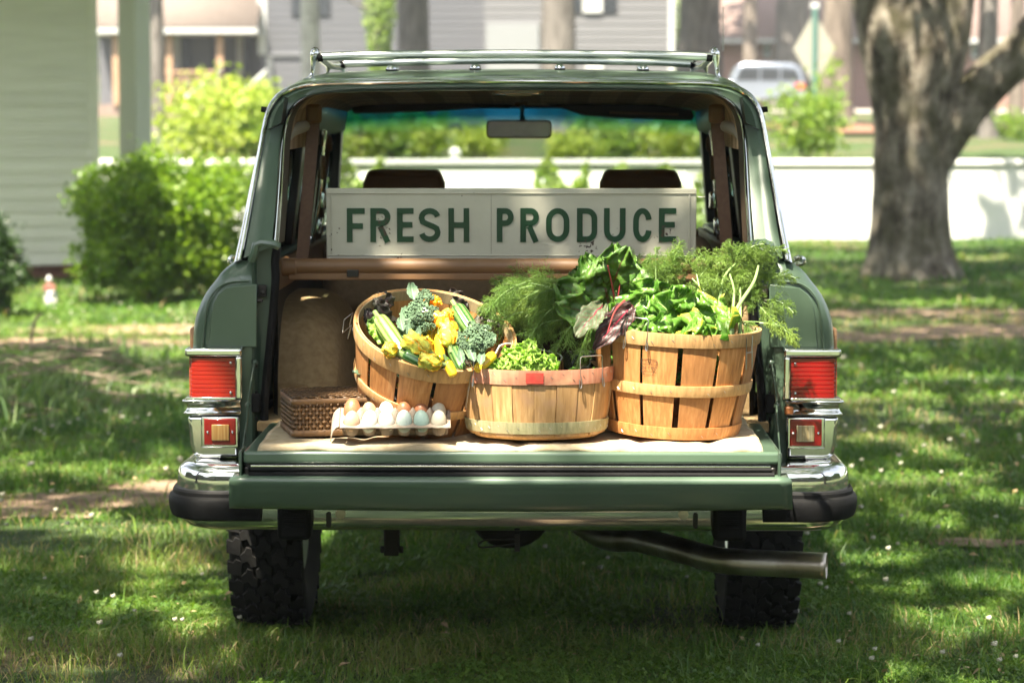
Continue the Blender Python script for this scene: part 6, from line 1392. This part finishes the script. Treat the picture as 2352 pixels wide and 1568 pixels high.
for (px, py, mt) in ((868, 770, LET), (880, 778, LET), (860, 762, GRN), (875, 762, GRN), (895, 788, LET), (850, 758, GRN)):
    a = W1(px+8, py+8, -.02); leaf('leaf', mt, o, a, V((rr.uniform(-1, .3), -.2, 1)), V((rr.uniform(-.5, .5), -1, .2)), .050, .022, ruf=.4, seed=px*.01, bend=.6)
# fill under the top layer so the basket is not hollow
o = thing('chopped_greens', 'loose greens heaped under the vegetables in the tilted basket', 'greens', rc_-ax1*.12)
for k in range(70):
    a_ = rr.random()*6.28; r_ = .17*rr.random()**.5; c = rc_-ax1*(.05+.14*rr.random())+q1 @ V((math.cos(a_)*r_, math.sin(a_)*r_, 0))
    leaf('leaf', (GRN, KALE, RDL, GRL)[k % 4], o, c, V((rr.uniform(-1, 1), rr.uniform(-1, 1), rr.uniform(-.2, .6))), V((0, -.3, 1)), .09, .032, ruf=.3, seed=k, bend=.5, nu=6, nv=8)
# ------------------------------------------------------------------ chard and greens in the right bushel basket
YB = -.36; rimz = P(1546, 765, -.36).z
CH = thing('chard_bunch', 'dark crinkled chard with red veins leaning out left of the stamped bushel basket', 'chard', P(1420, 790, -.34))
def lf(par, mat, bx, by, tx, ty, Yb, Yt, W_, up=(0, -1, .25), **k):
    a = P(bx, by, Yb); b = P(tx, ty, Yt); return leaf('leaf', mat, par, a, b-a, up, (b-a).length*1.08, W_, **k)
for i, (bx, by, tx, ty, Yb, Yt, W_, mt, bn) in enumerate((
    (1410, 720, 1412, 578, -.34, -.40, .056, GRN, .55), (1395, 700, 1348, 596, -.36, -.40, .050, GRL, .5), (1390, 720, 1300, 660, -.38, -.46, .056, GRN, .7), (1430, 705, 1448, 600, -.32, -.34, .058, GRN, .6),
    (1385, 735, 1310, 700, -.38, -.50, .046, GRN, .9), (1400, 710, 1380, 608, -.40, -.46, .050, GRN, .4), (1425, 735, 1490, 655, -.36, -.42, .050, GRL, .7), (1440, 700, 1492, 612, -.28, -.28, .05, GRN, .7),
    (1420, 760, 1470, 690, -.42, -.50, .044, GRL, .5), (1432, 770, 1500, 735, -.42, -.52, .040, GRL, .8), (1405, 660, 1430, 592, -.42, -.52, .040, GRN, .9), (1370, 690, 1322, 625, -.34, -.36, .05, GRN, .4))):
    lf(CH, mt, bx, by, tx, ty, Yb, Yt, W_*1.55, seed=i+.3, bend=bn, ruf=.24, crin=.32, cup=.06, fr_=12)
lf(CH, CHP, 1452, 700, 1372, 790, -.52, -.58, .040, up=(.1, -1, .3), seed=20, bend=.5, ruf=.18, crin=.25); lf(CH, CHG, 1385, 700, 1330, 755, -.51, -.60, .040, up=(-.2, -1, .4), seed=21, bend=.6, ruf=.18, crin=.22); lf(CH, GRN, 1380, 735, 1362, 802, -.48, -.50, .020, seed=24, bend=.3)
RST = M('red_chard_stem', (.38, .03, .05), .35, c2=(.26, .06, .05), scale=20)
for (a, b, c_) in (((1415, 765, -.36), (1412, 690, -.45), (1396, 610, -.50)), ((1440, 765, -.36), (1420, 700, -.44), (1428, 630, -.46)), ((1435, 690, -.55), (1412, 715, -.585), (1395, 765, -.60))):
    MB().tube(cat([P(*a), P(*b), P(*c_)], 10), [.0030]*4+[.0024]*3+[.0016]*3, 6).build('rib', RST, CH)
HD = thing('lettuce_head', 'loose light green leafy head with yellowing edges at the front of the bushel basket', 'lettuce', P(1560, 790, -.40))
for i, (bx, by, tx, ty, Yb, Yt, W_, mt, bn) in enumerate((
    (1545, 770, 1500, 700, -.38, -.45, .050, GRL, .7), (1560, 770, 1560, 672, -.36, -.42, .055, GRL, .8), (1590, 770, 1640, 690, -.36, -.42, .052, GRY, .9), (1600, 780, 1665, 712, -.40, -.50, .042, GRY, 1.0),
    (1550, 775, 1530, 690, -.44, -.52, .045, GRL, .9), (1585, 770, 1600, 690, -.42, -.48, .048, GRL, 1.0), (1600, 790, 1655, 762, -.46, -.56, .040, GRL, .8), (1540, 790, 1500, 752, -.46, -.56, .040, GRL, .8), (1570, 790, 1580, 722, -.48, -.57, .048, GRY, 1.1), (1560, 790, 1540, 735, -.50, -.58, .040, GRL, .9), (1530, 740, 1500, 660, -.32, -.36, .05, GRL, .6), (1600, 800, 1620, 745, -.50, -.58, .038, GRL, .7), (1580, 740, 1590, 668, -.34, -.36, .045, GRY, .9))):
    lf(HD, mt, bx, by, tx, ty, Yb, Yt, W_*1.5, up=(.2*math.sin(i*3), -.7, .8), seed=40+i*1.7, bend=bn, ruf=.42, crin=.26, cup=.12, fr_=19)
for k in range(40):
    a_ = rr.random()*6.28; r_ = .16*rr.random()**.5; c = V((B2.location.x+math.cos(a_)*r_, -.36+math.sin(a_)*r_, 1.06-.10*rr.random()-.0))
    leaf('leaf', (GRN, GRL)[k % 2], HD, c, V((rr.uniform(-1, 1), rr.uniform(-1, 1), .1)), V((0, -.3, 1)), .09, .034, ruf=.3, seed=k+.5, bend=.5, nu=6, nv=8)
# ------------------------------------------------------------------ fennel: pale stalks and clouds of thread-like fronds
FST = M('fennel_stalk', (.15, .26, .07), .45, c2=(.25, .36, .13), scale=10, stretch=(3, 3, .4)); FR = leafm('fennel_thread', (.09, .21, .035), (.34, .46, .09), .35, rough=.4)
def frond(VS_, FS_, TS_, start, direc, L, seed, droop=.6, spread=.5, dens=1., bright=.4, tw=.0008):
    rg = np.random.default_rng(seed); d = V(direc).normalized(); p = V(start); main = [p.copy()]; n = 12
    for i in range(n): d = (d+V((0, 0, -droop/n*1.2))).normalized(); p = p+d*(L/n); main.append(p.copy())
    segs = []
    for i in range(2, n+1):
        dm = (main[i]-main[i-1]).normalized(); x, y = perp(dm); L2 = L*spread*(1.05-i/n*.75)
        for k in range(3):
            a = rg.uniform(0, 6.28); d2 = (dm*.75+(x*math.cos(a)+y*math.sin(a))*.9).normalized(); q = main[i].lerp(main[i-1], rg.random()); sub = [q.copy()]
            for s_ in range(5): d2 = (d2+V((0, 0, -droop*.10))+V(rg.normal(size=3))*.08).normalized(); q = q+d2*(L2/5); sub.append(q.copy())
            segs.append((sub, tw*1.0))
            for j in range(1, 6):
                dj = (sub[j]-sub[j-1]).normalized(); xx, yy = perp(dj)
                for m_ in range(int(3*dens+rg.random())):
                    a = rg.uniform(0, 6.28); d3 = (dj*.8+(xx*math.cos(a)+yy*math.sin(a))*.8).normalized(); L3 = L2*.34*(.6+.7*rg.random()); r0 = sub[j].lerp(sub[j-1], rg.random()); r1 = r0+d3*L3*.5+V((0, 0, -.002)); r2 = r1+(d3+V((0, 0, -.35))+V(rg.normal(size=3))*.15).normalized()*L3*.5
                    segs.append(([r0, r1, r2], tw*.7))
                    d4 = (d3+V(rg.normal(size=3))*.55).normalized(); segs.append(([r1, r1+d4*L3*.4], tw*.6)); d4 = (d3+V(rg.normal(size=3))*.55).normalized(); segs.append(([r0.lerp(r1, .5), r0.lerp(r1, .5)+d4*L3*.45], tw*.6))
    base_t = bright+.25*(rg.random()-.5)
    for pts, w_ in segs:
        k = len(pts); s_ = V(rg.normal(size=3)).normalized()*w_; o_ = len(VS_)
        dd = (pts[-1]-pts[0]).normalized(); s2 = dd.cross(s_)
        for q, pt in enumerate(pts):
            tpr = 1-.6*q/(k-1)
            VS_.append(pt+s_*tpr); VS_.append(pt-s_*tpr*.5+s2*tpr*.87); VS_.append(pt-s_*tpr*.5-s2*tpr*.87)
        for q in range(k-1):
            a = o_+3*q
            for e_ in range(3): FS_.append((a+e_, a+(e_+1) % 3, a+3+(e_+1) % 3, a+3+e_))
        TS_ += [min(1, max(0, base_t+.25*(rg.random()-.5)))]*(3*k)
    return main
def fennel(label, fronds, stalks, loc, bright=.4):
    o = thing('fennel_bunch', label, 'fennel', loc, 'fennel in the baskets'); A, B_, C_ = [], [], []
    for i, (px, py, Y, dr, L, kw) in enumerate(fronds):
        mn = frond(A, B_, C_, P(px, py, Y), dr, L, 100+i+int(px), bright=kw.pop('bright', bright), **kw); MB().tube(mn, [.0020]*6+[.0013]*7, 5).build('stem', FST, o)
    npmesh('frond', np.array([tuple(v) for v in A]), np.array(B_), FR, o, np.array(C_), kind='stuff', smooth=True)
    for pts, r in stalks: MB().tube(cat([P(*q) for q in pts], 14), [r*(1-.045*i) for i in range(14)], 9).build('stalk', FST, o)
    return o
LF = []
rr = random.Random(21)
for i in range(30):
    px = rr.uniform(1190, 1370); py = rr.uniform(640, 740); Y = rr.uniform(-.40, -.2); LF.append((px, py, Y, (-1, -.12+rr.uniform(-.3, .3), rr.uniform(-.25, .30)), rr.uniform(.09, .14), dict(droop=rr.uniform(.4, 1.1), spread=.52, bright=.25+.35*rr.random())))
LF += [(1340, 655, -.3, (-1, -.1, .25), .20, dict(droop=.8, spread=.38)), (1310, 690, -.42, (-1, -.1, -.1), .16, dict(droop=1.3)), (1330, 730, -.45, (-.8, -.1, -.6), .14, dict(droop=1)), (1300, 650, -.2, (-1, 0, .35), .18, dict(droop=.9)), (1250, 740, -.42, (-.8, -.1, -.5), .12, dict(droop=.8)), (1360, 745, -.45, (-.5, -.1, -.9), .12, dict(droop=.6))]
fennel('feathery dark green fennel tops drooping left between the two bushel baskets', LF, [(((1400, 790, -.36), (1360, 700, -.35), (1250, 660, -.33)), .0045), (((1400, 780, -.38), (1350, 690, -.38), (1220, 650, -.36)), .0035), (((1395, 790, -.38), (1330, 735, -.42), (1255, 740, -.43)), .0035)], P(1300, 780, -.3), .30)
RF = []
for i in range(85):
    px = rr.uniform(1420, 1740); py = rr.uniform(645, 745); Y = rr.uniform(-.36, -.12); RF.append((px, py, Y, (rr.uniform(-.6, .6), rr.uniform(-.3, .1), 1), rr.uniform(.07, .115), dict(droop=rr.uniform(.5, 1.3), spread=.50, bright=.35+.3*rr.random())))
for (px, py, dr) in ((1480, 630, (-1, -.1, .4)), (1440, 620, (-1, 0, .25)), (1520, 630, (.2, 0, .7)), (1640, 615, (-.4, 0, .5)), (1690, 600, (.3, 0, .5)), (1690, 600, (-.5, -.2, .4)), (1735, 600, (.4, 0, .5)), (1735, 605, (-.4, -.2, .5)), (1730, 640, (.5, 0, .4)), (1740, 690, (.6, -.1, -.1)), (1600, 630, (-.3, 0, .6)), (1560, 620, (-.5, 0, .4)), (1672, 615, (.0, -.2, .6)), (1738, 625, (-.2, -.4, .8)), (1742, 612, (.1, -.4, .7)), (1690, 612, (.1, -.4, .8)), (1688, 618, (-.3, -.4, .5)), (1676, 640, (.3, -.5, .5)), (1660, 650, (-.4, -.5, .5)), (1730, 660, (-.3, -.5, .6)), (1700, 650, (.0, -.6, .6)), (1755, 650, (.3, -.1, .3)), (1760, 690, (.3, -.2, .1))): RF.append((px, py, -.26, dr, .095, dict(droop=1.0, spread=.5, bright=.5)))
RF += [(1740, 700, -.34, (.7, -.2, -.5), .08, dict(droop=.8)), (1700, 740, -.40, (.4, -.2, -.1), .07, dict(droop=.9))]
fennel('big feathery fennel bunch with thick pale stalks at the right of the bushel basket', RF,
    [(((1645, 800, -.42), (1650, 720, -.40), (1662, 640, -.34), (1690, 605, -.3)), .0062), (((1665, 800, -.46), (1690, 715, -.44), (1730, 650, -.38), (1742, 610, -.34)), .0070), (((1684, 800, -.44), (1682, 730, -.42), (1686, 670, -.38), (1676, 630, -.34)), .0058), (((1700, 800, -.42), (1700, 730, -.40), (1700, 660, -.34)), .0065), (((1655, 800, -.38), (1640, 700, -.36), (1590, 640, -.3)), .0055), (((1672, 800, -.5), (1678, 760, -.49), (1674, 715, -.46)), .007), (((1640, 790, -.4), (1615, 700, -.38), (1600, 630, -.34)), .0045)], P(1680, 790, -.4), .42)
fennel('single loose fennel sprig hanging over the right side of the bushel basket', [(1745, 742, -.44, (1, -.15, .05), .10, dict(droop=1.0, spread=.36, bright=.75)), (1800, 758, -.46, (1, -.1, -.25), .055, dict(droop=1.2, spread=.62, bright=.8)), (1775, 742, -.45, (1, -.1, -.15), .08, dict(droop=1.1, spread=.36, bright=.7))], [(((1690, 738, -.40), (1750, 740, -.44), (1800, 752, -.46)), .0016)], P(1720, 742, -.42), .8)
# ------------------------------------------------------------------ clamshells of lettuce in the splint basket
CLR = glassm('clear_plastic', (.90, .93, .91), .10, 3.0)[0]; CLE = M('plastic_edge', (.75, .80, .78), .12); CLE.node_tree.nodes['Principled BSDF'].inputs['Alpha'].default_value = .5
def shell(label, c, w_, d_, h_, lid_tilt, lid_h):
    o = thing('clear_clamshell', label, 'plastic box', c, 'clear plastic boxes in the splint basket', local=True)
    m = MB(); r0 = rrect(-w_/2, -d_/2, w_/2, d_/2, .02, 5); rows = [[V((x*k, y*k, z)) for x, y in r0] for k, z in ((.86, 0), (.93, h_*.5), (.97, h_*.96), (1.0, h_), (1.05, h_), (1.06, h_-.004))]; m.grid(rows, cu=True); ty_ = m.build('tray', CLR, o, ang=0, solid=.0006); q_ = [V((x*1.06, y*1.06, h_)) for x, y in r0]; MB().tube(q_+[q_[0]], .0016, 6).build('rolled_edge', CLE, ty_)
    L_ = MB(); rows = [[V((x*k, y*k+d_/2, z)) for x, y in r0] for k, z in ((1.06, .0), (1.05, .003), (1.0, .004), (.96, .018), (.90, .026), (.5, .027), (.02, .027))]; L_.grid(rows, cu=True); lo_ = L_.build('lid', CLR, o, ang=0, solid=.0006)
    lo_.location = (0, d_/2, h_); lo_.rotation_euler = (rad(lid_tilt), 0, 0); return o
c = P(1205, 862, -.50); C1 = shell('clear plastic box of frilly lettuce with its lid raised in the splint basket', (c.x, -.49, c.z-.055), .150, .15, .065, 62, 0)
bpy.data.objects.remove([q for q in C1.children if q.name.startswith('lid')][0])
A_, B2_, C2_, D2_ = P(1110, 868, -.425), P(1152, 784, -.385), P(1296, 814, -.385), P(1262, 868, -.425); nn_ = (B2_-A_).cross(D2_-A_).normalized()
if nn_.y < 0: nn_ = -nn_
def bil(u, v, d): return (A_*(1-u)*(1-v)+B2_*(1-u)*v+C2_*u*v+D2_*u*(1-v))+nn_*d-V(C1.location)
r1_ = rrect(0, 0, 1, 1, .17, 6); L_ = MB().grid([[bil(.5+(x-.5)*k, .5+(y-.5)*k, d) for x, y in r1_] for k, d in ((1.03, 0), (1., .001), (.95, .003), (.92, .018), (.86, .024), (.5, .025), (.02, .025))], cu=True); LL_ = L_.build('lid', CLR, C1, ang=0, solid=.0006)
q_ = [bil(x, y, 0) for x, y in r1_]; MB().tube(q_+[q_[0]], .0018, 6).build('rolled_edge', CLE, LL_)
q_ = [bil(.5+(x-.5)*.9, .5+(y-.5)*.9, .02) for x, y in r1_]; MB().tube(q_+[q_[0]], .0010, 6).build('rib', CLE, LL_)
c = P(1338, 872, -.42); C2 = shell('second clear plastic box with dark greens at the right of the splint basket', (c.x, -.455, c.z-.06), .11, .11, .05, 35, 0)
FL = thing('frilly_lettuce', 'bright lime frilly lettuce heaped in the clear plastic box', 'lettuce', P(1205, 860, -.5))
rr = random.Random(12)
for i in range(46):
    px = rr.uniform(1150, 1262); top_ = 785+abs(px-1203)*.55; py = rr.uniform(top_+22, 868); Y = -.44-.10*(py-790)/80+rr.uniform(-.02, .02); a = P(px, py, Y)
    leaf('leaf', LET, FL, a, V((rr.uniform(-.8, .8)+(px-1205)/90, -.45+rr.uniform(-.4, .3), rr.uniform(.4, 1))), V((rr.uniform(-.4, .4), -1, .6)), rr.uniform(.035, .055), rr.uniform(.020, .030), bend=rr.uniform(.4, 1.2), ruf=.55, crin=.35, cup=.2, seed=i*1.3, fr_=20, nu=10, nv=10)
for i in range(7): a = P(1310+rr.uniform(-22, 55), 866, -.50+rr.uniform(-.02, .06)); leaf('leaf', GRL, FL, a, V((rr.uniform(-1, 1), -.2, .25)), V((0, -.5, 1)), .04, .016, ruf=.3, seed=i, bend=.4) if i else None
# ------------------------------------------------------------------ summer haze
hm = bpy.data.materials.new('haze_air'); hm.use_nodes = True; ht = hm.node_tree; ht.nodes.clear()
hv = ht.nodes.new('ShaderNodeVolumePrincipled'); hv.inputs['Color'].default_value = (.88, .94, 1., 1); hv.inputs['Density'].default_value = .0011; hv.inputs['Anisotropy'].default_value = .3
hO = ht.nodes.new('ShaderNodeOutputMaterial'); ht.links.new(hv.outputs[0], hO.inputs['Volume'])
MB().bb((-221, -121, -1.3), (221, 301, 38)).build('haze', hm, smooth=False, kind='stuff')
